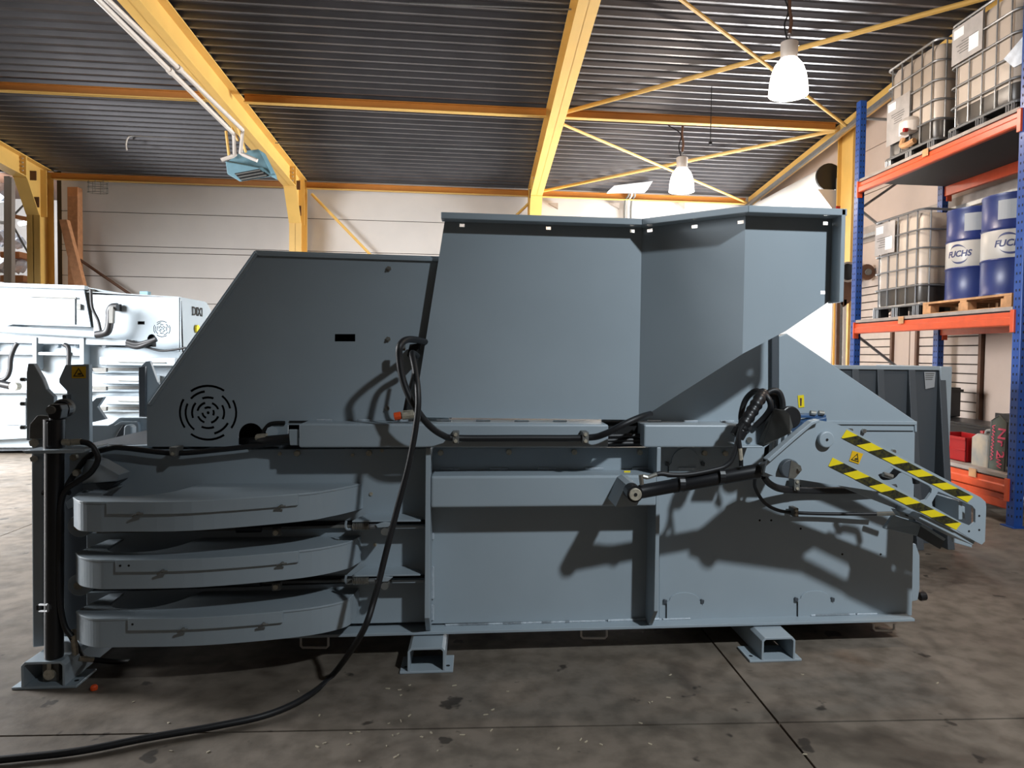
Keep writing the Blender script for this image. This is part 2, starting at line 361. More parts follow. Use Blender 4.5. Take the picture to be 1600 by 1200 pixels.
# plain boards above, narrow cladding below
for z in (2.75, 3.45, 4.15, 4.85): bx('wall_board', 'wallright', wr, XR-.01, XR+.04, 4, 11.1, z+.005, min(z+.7, 6)-.005, .004)
for y0, y1 in ((10.05, 11.08), (8.2, 9.42)):
    z = .0
    while z < 2.7:
        bx('cladding_board', 'board', wr, XR-.02+random.uniform(-.004, .004), XR+.04, y0, y1, z+.008, z+.112, .003); z += .12
    obj('cladding_gap', B().box(XR+.01, XR+.03, y0, y1, 0, 2.7), 'backing', wr)
for y0, y1 in ((9.45, 9.62), (9.64, 10.02), (7.2, 8.1), (4, 7.17)): bx('wall_panel', 'wallright', wr, XR-.015, XR+.03, y0, y1, 0, 2.73, .004)
for y in (8.15, 9.43, 10.035): bx('wall_post', 'brown', wr, XR-.06, XR+.02, y-.035, y+.015, 0, 2.72)
obj('wall_ledge', B().box(XR-.14, XR, 6.2, 11.0, 3.42, 3.47), 'galv', wr); obj('wall_ledge', B().box(XR-.03, XR, 6.2, 11.0, 3.36, 3.62), 'deck', wr)
# ---- roller door in the right wall
rd = sroot('door_1', (6.2, 13.4, 0))
obj('shutter_roll', B().cyl((6.02, 11.75, 4.62), (6.02, 15.1, 4.62), .20, 20), 'shutter', rd, smooth=True)
obj('roll_end_cap', B().cyl((6.02, 11.70, 4.62), (6.02, 11.75, 4.62), .235, 20), 'black', rd)
for i, z in enumerate((4.40, 4.28, 4.16, 4.04, 3.92, 3.80, 3.68, 3.56)):
    o = bx('shutter_slat', 'shutter', rd, 6.22, 6.25, 11.72, 15.08, z-.112, z, .01)
obj('guide_rail', B().box(6.14, 6.28, 11.64, 11.72, 0, 4.6), 'castgrey', rd); obj('guide_rail', B().box(6.14, 6.28, 15.08, 15.14, 0, 4.6), 'castgrey', rd)
obj('roll_bracket', B().prism([(5.80, 11.68, 4.40), (6.2, 11.68, 4.40), (6.2, 11.68, 4.0), (6.14, 11.68, 4.0)], (0, .03, 0)), 'pipewhite', rd)
for y, z0, z1 in ((11.66, 0, 2.4),):
    obj('door_post', B().box(6.10, 6.14, 11.62, 11.66, 0, 2.9), 'wallright', rd)
ms = thing('door_drive', 'dark pulley drive on brown bracket beside the roller door', 'door drive', (6.0, 11.2, 2.4))
obj('bracket', B().prism([at(1306, 417, 11.0), at(1334, 411, 11.0), at(1330, 470, 11.0), at(1318, 480, 11.0), at(1304, 460, 11.0)], (0, .06, 0)), 'brown', ms)
obj('pulley', B().cyl(at(1327, 425, 10.9), at(1327, 425, 11.05), .16, 20), 'void', ms, smooth=True); obj('pulley_rim', B().tube([at(1325, 425, 10.88)+Vector((.15*math.cos(a*math.pi/10), 0, .15*math.sin(a*math.pi/10))) for a in range(20)], .018, 6, True), 'deck', ms)
for x0, x1, mt in ((1308, 1313, 'brown'), (1314, 1317, 'castgrey'), (1319, 1323, 'pipewhite')): obj('guide_rail', B().prism([at(x0, 468, 11.0), at(x1, 468, 11.0), at(x1-3, 640, 11.0), at(x0-3, 640, 11.0)], (0, .05, 0)), mt, ms)
# ---- white wall added outside so the roller door opening burns out
yd = sroot('wall_outside_added'); bx('added_yard_wall', 'white', yd, 8.6, 8.8, 10, 27, 0, 6.5); bx('yard_ground', 'wallwhite', yd, 6.5, 8.6, 10, 27, -.02, -.005)
# ---- lamps
def lamp(c, label, dia=.42, watt=45):
    X, Y, Z = c; r = thing('ceiling_lamp', label, 'lamp', (X, Y, Z), 'bell ceiling lamps')
    R = dia/2; p = [(.03, .40), (R*.45, .385), (R*.72, .31), (R*.88, .22), (R*.96, .12), (R, .0), (R*.985, .0), (R*.94, .12), (R*.86, .215), (R*.70, .30), (R*.4, .37), (.02, .385)]
    obj('lamp_shade', B().lathe([(a, b+Z) for a, b in p], 28, (X, Y, 0)), 'lampglow', r, smooth=True)
    obj('ballast_housing', B().lathe([(.085, Z+.38), (.09, Z+.40), (.095, Z+.56), (.07, Z+.575)], 24, (X, Y, 0)), 'lampgrey', r, smooth=True)
    obj('hook', B().tube([(X, Y, Z+.57), (X, Y, Z+.64), (X+.02, Y, Z+.66), (X+.02, Y, Z+.70)], .008, 6), 'galv', r)
    obj('chain', B().tube(spline([(X, Y, Z+.66), (X+.015, Y, Z+.8), (X-.01, Y, Z+.95), (X, Y, roofz(Y)-.02)]), .02, 6), 'brown', r)
    obj('lamp_cable', B().tube(spline([(X-.02, Y, Z+.57), (X-.06, Y, Z+.75), (X-.03, Y, Z+.95), (X-.25, Y, roofz(Y)-.02)]), .009, 6), 'void', r)
    light('ceiling_lamp_light', 'POINT', (X, Y, Z-.06), watt, (1.0, .85, .72), .15)
lamp((3.36, 7.5, 4.37), 'brightly lit white bell lamp, the nearer and larger one', .42, 100)
lamp((3.38, 11.6, 4.25), 'brightly lit white bell lamp, the farther one near the back wall', .42, 110)
tag(obj('pull_cord', B().tube([gr(1112, 135), at(1110, 222, gr(1112, 135).y)], .006, 5).box(*sum(([v-.02, v+.02] for v in at(1110, 224, gr(1112, 135).y)), [])), 'void', origin=at(1110, 224, gr(1112, 135).y)), 'thin pull cord hanging from the roof between the lamps', 'cord')
cb = thing('cable_drop', 'grey cables dropping from the roof to the white back wall', 'cable', tuple(at(975, 330, 15)))
obj('ceiling_box', B().prism([at(960, 290, 14.2), at(1020, 283, 14.2), at(1012, 296, 14.2), at(952, 297, 14.2)], (0, .3, 0)), 'shutter', cb)
for dx in (0, 5, 10): obj('cable', B().tube(spline([at(986, 290, 14.3), at(982+dx, 305, 14.9), at(976+dx, 322, 15.2), at(976+dx, 400, 15.2)]), .022, 6), 'castgrey' if dx != 5 else 'pipewhite', cb)
for x in (866, 962, 1064): tag(obj('wall_bracket', B().prism([at(x-9, 317, 15.15), at(x+6, 317, 15.15), at(x+6, 326, 15.15)], (0, .1, 0)), 'deck', origin=at(x, 320, 15.2)), {866: 'small beige wall bracket right of the middle column', 962: 'small beige wall bracket left of the dropping cables', 1064: 'small beige wall bracket right of the dropping cables'}[x], 'bracket', 'wall brackets')
# ---- blue unit heater with pipes
ht = thing('unit_heater', 'blue grey unit heater hung under the yellow frame', 'heater', tuple(at(388, 262, 11.5)))
YH = 11.3
body = [at(352, 247, YH), at(405, 258, YH), at(404, 270, YH), at(420, 272, YH), at(372, 283, YH), at(357, 272, YH)]
f0 = [(352, 251), (405, 262), (404, 271), (357, 276)]
obj('casing', B().prism([at(x, y, YH) for x, y in ((352, 252), (404, 262), (420, 276), (375, 284), (355, 272))], (0, .4, .12)), 'heater', ht, .01)
obj('casing_top', B().prism([at(x, y, YH+.2) for x, y in ((378, 236), (404, 233), (422, 268), (424, 276), (404, 264), (356, 252))], (0, .35, .03)), 'heater', ht, .01)
obj('outlet', B().prism([at(x, y, YH-.01) for x, y in ((366, 271), (404, 264), (420, 275), (378, 283))], (0, .05, .02)), 'void', ht)
for i in range(3): obj('louvre', B().prism([at(368+i*4, 272+i*4, YH-.03), at(406+i*5, 265+i*4, YH-.03), at(406+i*5, 266.5+i*4, YH-.03), at(368+i*4, 273.5+i*4, YH-.03)], (0, .02, 0)), 'castgrey', ht)
hp = thing('heating_pipes', 'pair of white heating pipes running along the yellow frame to the heater', 'pipe', tuple(at(368, 205, 11.2)))
for k, (q0, q1, q2, q3) in enumerate((((145, -8), (365, 209), (367, 243), (346, 250)), ((160, -8), (379, 203), (376, 240), (402, 251)))):
    a = at(*q1, 11.2); X_ = a.x; d = ray(*q0); s_ = (a-EYE).normalized()
    # upper end on the same slope as the frame
    t = (a.z+SL*a.y-H)/(d.z+SL*d.y); b = EYE+d*t
    obj('pipe', B().tube([b, a, at(*q2, 11.2), at(*q2, 11.2)+(at(*q3, 11.2)-at(*q2, 11.2))*.15, at(*q3, 11.2)], .03, 8), 'pipewhite', hp, smooth=True)
    obj('pipe_joint', B().cyl(b*.55+a*.45-(a-b).normalized()*.04, b*.55+a*.45+(a-b).normalized()*.04, .04, 10), 'pipewhite', hp)
for p, q in (((353, 205), (358, 246)), ((372, 200), (384, 238)), ((362, 200), (372, 220))): obj('hanger', B().tube([at(*p, 11.4), at(*q, 11.4)], .022, 6), 'yellow_paint', hp)
# conduit lines under the roof
tag(obj('conduit', B().tube(spline([at(198, 235, 13.2), at(197, 225, 13.2), at(200, 215, 13.2), at(206, 212, 13.2)], 4)+[at(355, 217, 13.2)], .014, 6), 'pipewhite', origin=at(206, 212, 13.2)), 'thin white conduit with a bent end under the roof left of the heater', 'conduit')
c0, c1 = gr(430, 219, -.0), gr(840, 232, -.0); tag(obj('conduit', B().tube([c0-Vector((0, 0, .05)), c1-Vector((0, 0, .05))], .010, 6), 'galv', origin=c0), 'thin bright conduit under the roof between the heater frame and middle frame', 'conduit')
c0, c1 = gr(640, -2), gr(893, 8); tag(obj('conduit', B().tube([c0-Vector((0, 0, .05)), c1-Vector((0, 0, .05))], .010, 6), 'galv', origin=c0), 'thin conduit under the roof at the top edge left of the middle frame', 'conduit')
wbk = thing('wire_basket', 'small wire basket hung on the white wall under the eaves beam', 'basket', tuple(at(153, 300, 15.1)))
for z in (286, 293, 301): obj('wire', B().tube([at(153, z, 15.05)+Vector((.19*math.cos(a*math.pi/10), .10*math.sin(a*math.pi/10), 0)) for a in range(20)], .006, 5, True), 'castgrey', wbk)
for a in range(8): obj('wire', B().tube([at(153, y, 15.05)+Vector((.19*math.cos(a*math.pi/4), .10*math.sin(a*math.pi/4), 0)) for y in (283, 302)], .005, 5), 'castgrey', wbk)
# timber by the left column
tp = thing('timber_post', 'film wrapped timber post leaning upright beside the far left column', 'post', tuple(at(113, 445, 15)))
pl('post', ((105, 292), (121, 292), (124, 720), (108, 720)), 15.0, .18, 'timber', tp); pl('top_block', ((105.5, 292), (121.5, 292), (121, 306), (106, 306)), 14.98, .02, 'cardboard', tp)
tag(obj('leaning_beam', B().prism([at(92, 343, 14.55), at(104, 343, 14.55), at(140, 480, 14.55), at(124, 480, 14.55)], (0, .12, 0)), 'timber', origin=at(130, 470, 14.55), bevel=.004), 'timber beam leaning diagonally against the far left column', 'timber')
tag(obj('diagonal_pole', B().tube([at(122, 404, 15.1), at(215, 468, 15.1)], .03, 8), 'brown', origin=at(200, 460, 15.1)), 'brown pole slanting down the back wall behind the other machine', 'pole')
# annex racking far left
ar = thing('annex_rack', 'cream and grey racking with wrapped goods seen through the far left opening', 'rack', tuple(at(30, 440, 16)))
YA = 16.2
pl('upright', ((6, 275), (15, 275), (14, 640), (5, 640)), YA-.6, .1, 'decal', ar).data.materials[0] = MATS['pipewhite']
pl('upright', ((15, 278), (18, 278), (17.5, 640), (14.5, 640)), YA-.6, .12, 'pipewhite', ar)
pl('upright', ((61, 330), (65, 330), (64.5, 640), (60.5, 640)), YA, .1, 'castgrey', ar); pl('upright', ((65, 330), (72, 330), (71.5, 640), (64.5, 640)), YA, .08, 'pipewhite', ar)
for p, q in (((18, 340), (44, 313)), ((18, 348), (63, 430)), ((54, 440), (63, 430))): obj('brace', B().tube([at(*p, YA+.2), at(*q, YA+.2)], .02, 6), 'castgrey', ar)
pl('beam', ((18, 334), (58, 342), (58, 350), (18, 340)), YA+.4, .06, 'cardboard', ar); pl('beam', ((0, 345), (18, 347), (18, 352), (0, 350)), YA-.5, .06, 'white', ar)
pl('deck', ((0, 430), (36, 430), (36, 440), (0, 440)), YA+.2, 1.0, 'cardboard', ar); pl('deck', ((0, 393), (30, 393), (30, 402), (0, 402)), YA+.6, .8, 'cardboard', ar)
for k, (x, y, rx, rz) in enumerate(((4, 413, .2, .16), (29, 415, .17, .17), (6, 372, .2, .17), (27, 378, .15, .14), (5, 300, .18, .2))):
    c = at(x, y, YA+.9); s = B().lathe([(rx*.3, -rz), (rx*.8, -rz*.8), (rx, -.2*rz), (rx*.9, rz*.5), (rx*.35, rz)], 9, c)
    for v in s.v: v += Vector((random.uniform(-.05, .05), random.uniform(-.05, .05), random.uniform(-.04, .04)))
    tag(obj('plastic_bag', s, 'bag', origin=c), 'crumpled pale plastic bag on the far left racking, '+['lowest and leftmost', 'beside the grey upright', 'on the middle level', 'right one on the middle level', 'topmost'][k], 'bag', 'bags on the annex racking')
tb = tag(obj('tube_light', B().tube([at(30, 350, 17.5), at(50, 346, 17.5)], .05, 8), 'tube', origin=at(40, 348, 17.5)), 'short glowing tube light behind the far left racking', 'light')
tb = tag(obj('tube_light', B().tube([at(70, 335, 16.8), at(71, 358, 16.8)], .05, 8), 'tube', origin=at(70, 348, 16.8)), 'glowing light beside the far left column', 'light')
# ================================================================ THE BALER (main machine)
YP, YR, YF = 3.50, 3.33, 3.42
ba = thing('baling_machine', 'large grey horizontal baling machine with hopper, filling the middle of the hall', 'machine', (.3, 4.2, 0))
PA = 'paint'
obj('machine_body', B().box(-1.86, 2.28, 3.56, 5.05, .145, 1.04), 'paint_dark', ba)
# feet: hollow cross tubes on foot plates
for x0, x1, yf, p0, p1 in ((-1.973, -1.792, 3.255, -2.013, -1.745), (-.309, -.135, 3.285, -.345, -.098), (1.405, 1.577, 3.285, 1.345, 1.612)):
    out = [(x0, .012), (x0, .105), (x0+.015, .122), (x1-.015, .122), (x1, .105), (x1, .012)]
    inn = [(x0+.011, .012), (x0+.011, .102), (x0+.02, .111), (x1-.02, .111), (x1-.011, .102), (x1-.011, .012)]
    ft = obj('foot', B().prism([(x, yf, z) for x, z in out+inn[::-1]], (0, 1.85, 0)), PA, ba, .002)
    fp = obj('foot_plate', B().prism([(p0, yf, 0), (p1, yf, 0), (p1, yf+.17, 0), (p0, yf+.17, 0)], (0, 0, .012)), PA, ft, .003)
    for hx in (p0+.025, p1-.025): obj('plate_hole', B().cyl((hx, yf+.05, .008), (hx, yf+.05, .0125), .010, 10), 'void', fp)
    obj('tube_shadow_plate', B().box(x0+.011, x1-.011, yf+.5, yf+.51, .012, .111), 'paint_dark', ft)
# pivot lug inside the left foot
lg = obj('pivot_lug', B().box(-1.912, -1.842, 3.30, 3.36, .012, .111), 'castgrey', ba, .004); obj('pivot_pin', B().cyl((-1.876, 3.285, .05), (-1.876, 3.31, .05), .024, 16), 'zinc', lg); obj('pin_retainer', B().box(-1.885, -1.867, 3.288, 3.30, .07, .10), 'steel', lg)
# base flange, welds
bx('base_flange', PA, ba, -1.70, 2.29, YF, 3.60, .129, .143, .002)
for i in range(14):
    x = random.uniform(-.15, 2.2); obj('weld_bead', B().tube([(x, YP-.006, .146), (x+random.uniform(.08, .25), YP-.006, .146)], .006, 6), 'weld', ba)
for xa, xb in ((950, 1030), (1108, 1240), (1302, 1420)): obj('weld_bead', B().tube([at(xa, 970, YP-.005), at(xb, 967.5, YP-.005)], .008, 6), 'weld', ba)
# side panels
pl('chamber_panel', ((135, 703), (668, 701), (668, 812), (135, 819)), YP, .03, PA, ba); pl('chamber_panel', ((135, 833), (668, 821), (668, 898), (135, 912)), YP, .03, PA, ba); pl('chamber_panel', ((135, 926), (668, 907), (668, 972), (135, 985)), YP, .03, PA, ba)
pl('centre_panel', ((668, 700), (1030, 699), (1030, 968.5), (668, 975)), YP, .03, PA, ba)
rp_ = pl('rear_panel', ((1030, 699), (1190, 699), (1190, 662), (1430, 660), (1425, 962), (1030, 969)), YP, .03, PA, ba)
# ribs
def rib(xa, xb, ytop, ybot, Y=YR):
    p, q = at(xa, ytop, Y), at(xb, ytop, Y); zb = at(xa, ybot, Y).z
    return obj('rib', B().prism([(p.x, Y, p.z), (p.x, YP+.01, p.z), (p.x, YP+.01, .145), (p.x, Y+.10, .145), (p.x, Y, zb)], (q.x-p.x, 0, 0)), PA, ba, .003)
rib(665, 673, 700, 966); rib(1026.5, 1033, 699, 955)
for x, ys in ((676, ((833, 842), (885, 935), (945, 968))), (1019, ((845, 852), (922, 930)))):
    for a, b in ys: obj('weld_bead', B().tube([at(x, a, YP-.01), at(x, b, YP-.01)], .008, 6), 'weld', ba)
# lower stiffening beam between the ribs
a, b = at(673, 741, YR), at(1026, 795, YR)
obj('stiffener_beam', B().box(a.x, b.x, YR, YP+.01, .768, .920), PA, ba, .012, seg=3)
for i in range(6): x = a.x+.04+i*.24; obj('weld_bead', B().tube([(x, YP-.008, .926), (x+.09, YP-.008, .926)], .007, 6), 'weld', ba)
pl('stripe_label', ((975, 735.5), (985, 735.5), (985, 738.5), (975, 738.5)), YP-.09, .002, 'hazard_yellow', ba)
# upper rail in two lengths with the hose gap between
for nm_, xa, xb in (('upper_rail', 467, 951), ('upper_rail', 1006, 1192)):
    p, q = at(xa, 697, YR), at(xb, 662, YR); z0, z1 = 1.055, 1.165
    obj(nm_, B().box(p.x, q.x, YR, YP+.06, z0, z1), PA, ba, .008)
    n = int((q.x-p.x)/.19)
    for i in range(n): x = p.x+.05+i*.19; obj('weld_bead', B().tube([(x, YP-.03, z1+.004), (x+.07, YP-.03, z1+.004)], .006, 6), 'weld', ba)
p, q = at(951, 697, YR), at(1006, 662, YR)
obj('rail_gap', B().box(p.x, q.x, YP-.04, YP+.02, 1.05, 1.165), 'void', ba)
for z in (1.062, 1.078, 1.10): obj('hose', B().tube([(p.x-.02, YP-.08, z), (q.x+.02, YP-.08, z+.004)], .010, 8), 'rubber', ba, smooth=True)
pl('rail_end_tab', ((451, 671), (466, 671), (466, 696), (453, 696)), YR+.02, .01, PA, ba, .004)
for x in (465, 466):
    pass
for x, y in ((465, 708), (577, 707.5), (688.5, 707), (795, 706), (897, 706), (999, 706.5), (1100, 707.5), (1132.5, 708)):
    c = at(x, y, YP); obj('bolt', B().cyl(c+Vector((0, -.018, 0)), c, .0155, 6), 'zinc', ba, .002)
for x, y in ((437.5, 709), (551, 711), (580, 771.5), (586, 851), (597, 704)):
    c = at(x, y, YP); obj('bolt', B().cyl(c+Vector((0, -.006, 0)), c, .009, 8), 'zinc', ba)
# ---- hood on the left
YH_ = 3.49
c = at(325, 645, YH_); R = 39/F*3.62
outer = [at(x, y, YH_) for x, y in ((231, 631), (399, 393), (702, 403), (702, 664), (445, 664), (440, 697.5), (232, 698))]
hole = [[Vector((x, YH_, z)) for x, z in l] for l in arcs(c, R)]
slot = [at(x, y, YH_) for x, y in ((523, 522), (555, 522), (555, 533.5), (523, 533.5))]
dome = [at(392+19.5*math.cos(a), 681-20*math.sin(a), YH_) for a in [math.pi*i/12 for i in range(13)]]+[at(372.5, 695, YH_), at(411.5, 695, YH_)]
hd = obj('hood_side', B().holed([outer]+hole+[slot, dome], (0, .005, 0)), PA, ba)
def hood_strip(p, q, name='hood_shell', th=.006):
    p, q = at(*p, YH_), at(*q, YH_); d = (q-p).normalized(); n = Vector((-d.z, 0, d.x))*th
    return obj(name, B().prism([p, q, q+n, p+n], (0, 1.5, 0)), PA, ba)
hood_strip((232, 698), (231, 631)); hood_strip((231, 631), (399, 393)); hood_strip((399, 393), (702, 403))
obj('hood_back', B().prism([p+Vector((0, 1.5, 0)) for p in outer], (0, .006, 0)), PA, ba)
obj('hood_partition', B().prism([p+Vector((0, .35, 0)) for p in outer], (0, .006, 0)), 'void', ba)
pl('hood_edge', ((399, 393), (702, 403), (702, 409), (403, 399.5)), YH_-.014, .014, PA, ba, .003)
pl('hood_edge', ((231, 631), (399, 393), (404, 396), (236, 634)), YH_-.010, .010, PA, ba, .003)
for x, y in ((607.5, 420), (606.5, 530), (605, 638)):
    k = at(x, y, YH_); sc_ = obj('hood_screw', B().cyl(k+Vector((0, -.008, 0)), k, .013, 6), 'steel', ba); obj('screw_tip', B().cyl(k+Vector((0, -.02, 0)), k, .006, 8), 'castgrey', sc_)
pl('hood_seam', ((685, 403), (689, 403), (650, 660), (646, 655)), YH_-.004, .004, 'void', ba, 0)
k = at(407, 672, YH_)
obj('handle_slot', B().tube(spline([at(412, 690, 3.47), at(412, 676, 3.47), at(420, 664, 3.47), at(432, 661, 3.47), at(445, 661, 3.47)], 5), .010, 8), 'void', ba)
pl('handle_plate', ((414, 690), (414, 676), (424, 665), (450, 664), (450, 684), (420, 684)), 3.475, .012, PA, ba, .002); obj('handle_nut', B().cyl(at(425, 675, 3.45), at(425, 675, 3.475), .028, 8), PA, ba)
for i, (y, r) in enumerate(((688, .022), (693, .016))): hose('hose', ((378, y+3, 3.6), (395, y+2, 3.5), (415, y, 3.44), (440, y-2, 3.42), (462, y-4, 3.40)), 3.4, r, ba)
obj('hose_fitting', B().cyl(at(402, 684, 3.46), at(418, 683, 3.44), .018, 8), 'zinc', ba)
# seam line above the rail
pl('seam', ((452, 657.5), (625, 657.5), (625, 660), (452, 660)), YH_-.006, .004, 'void', ba, 0)
# ---- hopper
YA_, YB_ = 3.42, 3.05
ZT = 2.14
h1 = [at(697, 344, YA_), at(1003, 352, YA_), at(998, 656, YA_), at(648, 652, YA_)]
A, Bq, Cq, D = at(1003, 352, YA_), at(1165, 333, YB_), at(1165, 553, YB_), at(998, 656, YA_)
Bq.z = A.z; D = Vector((A.x, A.y, D.z)); Cq = Vector((Bq.x, Bq.y, Cq.z)); h1[2] = D.copy()
def rim_slot(x, y, p, e):       # slot in the panel through p running along e
    n = Vector((e.y, -e.x, 0)); d = ray(x, y); q_ = EYE+d*((p-EYE).dot(n)/d.dot(n)); w_ = .0115*(1.35 if abs(e.y) > .1 else 1)
    return [q_-e*w_+Vector((0, 0, -.0075)), q_+e*w_+Vector((0, 0, -.0075)), q_+e*w_+Vector((0, 0, .0075)), q_-e*w_+Vector((0, 0, .0075))]
eX = Vector((1, 0, 0)); eD = (Bq-A).normalized()
obj('hopper_panel', B().holed([h1]+[rim_slot(x, y, A, eX) for x, y in ((722, 352), (857, 356.5), (988, 361))], (0, .004, 0)), PA, ba)
obj('hopper_panel', B().holed([[A, Bq, Cq, D]]+[rim_slot(x, y, A, eD) for x, y in ((1015, 360), (1085, 354), (1157, 347))], (.003, .003, 0)), PA, ba)
h3 = [Bq, at(1302, 337, YB_), at(1299, 468, YB_), at(1290, 475, YB_), at(1228, 517, YB_), Cq]
obj('hopper_panel', B().holed([h3]+[rim_slot(x, y, Bq, eX) for x, y in ((1290, 349), (1286, 457))], (0, .004, 0)), PA, ba)
# folded rim
o_ = .085
def rimrun(p, q, oa, ob, z0, z1):
    return B().prism([(p.x, p.y, z1), (q.x, q.y, z1), (q.x+ob[0], q.y+ob[1], z1), (p.x+oa[0], p.y+oa[1], z1)], (0, 0, z0-z1))
zt0, zt1 = A.z-.014, A.z+.016
L = h1[0]; Rr = h3[1]
rm = obj('hopper_rim', rimrun(Vector((L.x-.02, YA_, 0)), A, (0, -o_), (-.02, -o_), zt0, zt1), PA, ba, .003)
obj('hopper_rim', rimrun(A, Bq, (-.02, -o_), (-.02, -o_), zt0, zt1), PA, ba, .003)
obj('hopper_rim', rimrun(Bq, Vector((Rr.x+.02, YB_, 0)), (-.02, -o_), (0, -o_), zt0, zt1), PA, ba, .003)
k = at(1299, 474, YB_)
obj('hopper_rim', B().box(Rr.x-.006, Rr.x+.014, YB_-o_, YB_+.02, k.z, zt1-.001), PA, ba, .003)
# remaining hopper walls
obj('hopper_wall', B().prism([h1[0], h1[3], h1[3]+Vector((0, 1.6, 0)), h1[0]+Vector((0, 1.6, 0))], (-.006, 0, 0)), PA, ba)
obj('hopper_wall', B().prism([p+Vector((0, 1.62, 0)) for p in h1], (0, .006, 0)), PA, ba)
# ---- upper chamber wall under the hopper, rear cover
pl('upper_side', ((940, 560), (1206, 500), (1206, 664), (940, 664)), 3.53, .01, PA, ba)
pl('side_post', ((1206, 505), (1217, 510), (1217, 664), (1206, 664)), 3.50, .05, 'paint_dark', ba)
rc = [at(x, y, YP-.005) for x, y in ((1217, 526), (1229, 521), (1432, 659), (1432, 664), (1217, 664))]
obj('rear_cover', B().prism(rc, (0, 1.5, 0)), PA, ba, .003)
pl('cover_lip', ((1190, 657), (1433, 658.5), (1433, 664), (1190, 662.5)), YP-.010, .012, PA, ba, .002)
pl('cover_slit', ((1352, 672.5), (1427, 673), (1427, 674.3), (1352, 674)), YP-.003, .003, 'void', ba, 0)
pl('edge_fold', ((1429, 662), (1433, 662), (1433, 675), (1430, 675)), YP-.008, .02, PA, ba)
for x, y in ((1327, 672), (1348, 673), (1394, 705)): k = at(x, y, YP); obj('bolt', B().cyl(k+Vector((0, -.02, 0)), k, .012, 6), 'steel', ba)
pl('small_label', ((1246.5, 618), (1256, 617), (1257, 636), (1248, 637)), YP-.008, .002, 'hazard_yellow', ba, 0)
pl('label_mark', ((1250, 622), (1253, 622), (1252.5, 634), (1250.5, 634)), YP-.010, .001, 'brown', ba, 0)
# hatch plates
def hatch(x0, x1, yt, yb, ym):
    cx_ = (x0+x1)/2; P = [(x0, yb), (x0, ym)]+[(cx_-(x1-x0)*.42*math.cos(math.pi*i/10), ym-4-(ym-yt-4)*math.sin(math.pi*i/10)) for i in range(11)]+[(x1, ym), (x1, yb)]
    h = pl('hatch', P, YP-.006, .006, PA, ba, .001)
    for x in (x0-3, x1): pl('hatch_latch', ((x-2, ym-6), (x+4, ym-4), (x+3, ym+2), (x-2, ym+1)), YP-.012, .008, 'paint_dark', h)
    pl('hatch_gap', ((x0-1.2, yb), (x0-1.2, ym), (x0, ym), (x0, yb)), YP-.007, .002, 'void', h, 0)
hatch(1042, 1097, 926, 969, 942); hatch(1247, 1301, 923, 966, 939); hatch(1045, 1098, 700, 745, 727)
for x, y in ((1187, 813), (1205, 813), (1251, 826), (1316, 866), (1376, 866), (1250, 760)): k = at(x, y, YP); obj('paint_chip', B().cyl(k+Vector((0, -.001, 0)), k, .006, 7), 'void', ba)
# ---- rear end details
pl('rear_plate', ((1425, 850), (1431, 850), (1437, 868), (1437, 920), (1434, 938), (1425, 940)), 3.7, .02, PA, ba); obj('rear_knob', B().cyl(at(1436, 932, 3.75), at(1446, 931, 3.75), .025, 14), 'black', ba, .005)
# under-frame lifting loops
for x0, x1, yt, yb in ((470, 513, 995, 1012), (908, 948, 985, 997), (1365, 1397, 975, 985)):
    obj('lifting_loop', B().tube([at(x0, yt, 3.55), at(x0, yb-3, 3.55), at(x0+3, yb, 3.55), at(x1-3, yb, 3.55), at(x1, yb-3, 3.55), at(x1, yt, 3.55)], .006, 8), 'pipewhite', ba, smooth=True)
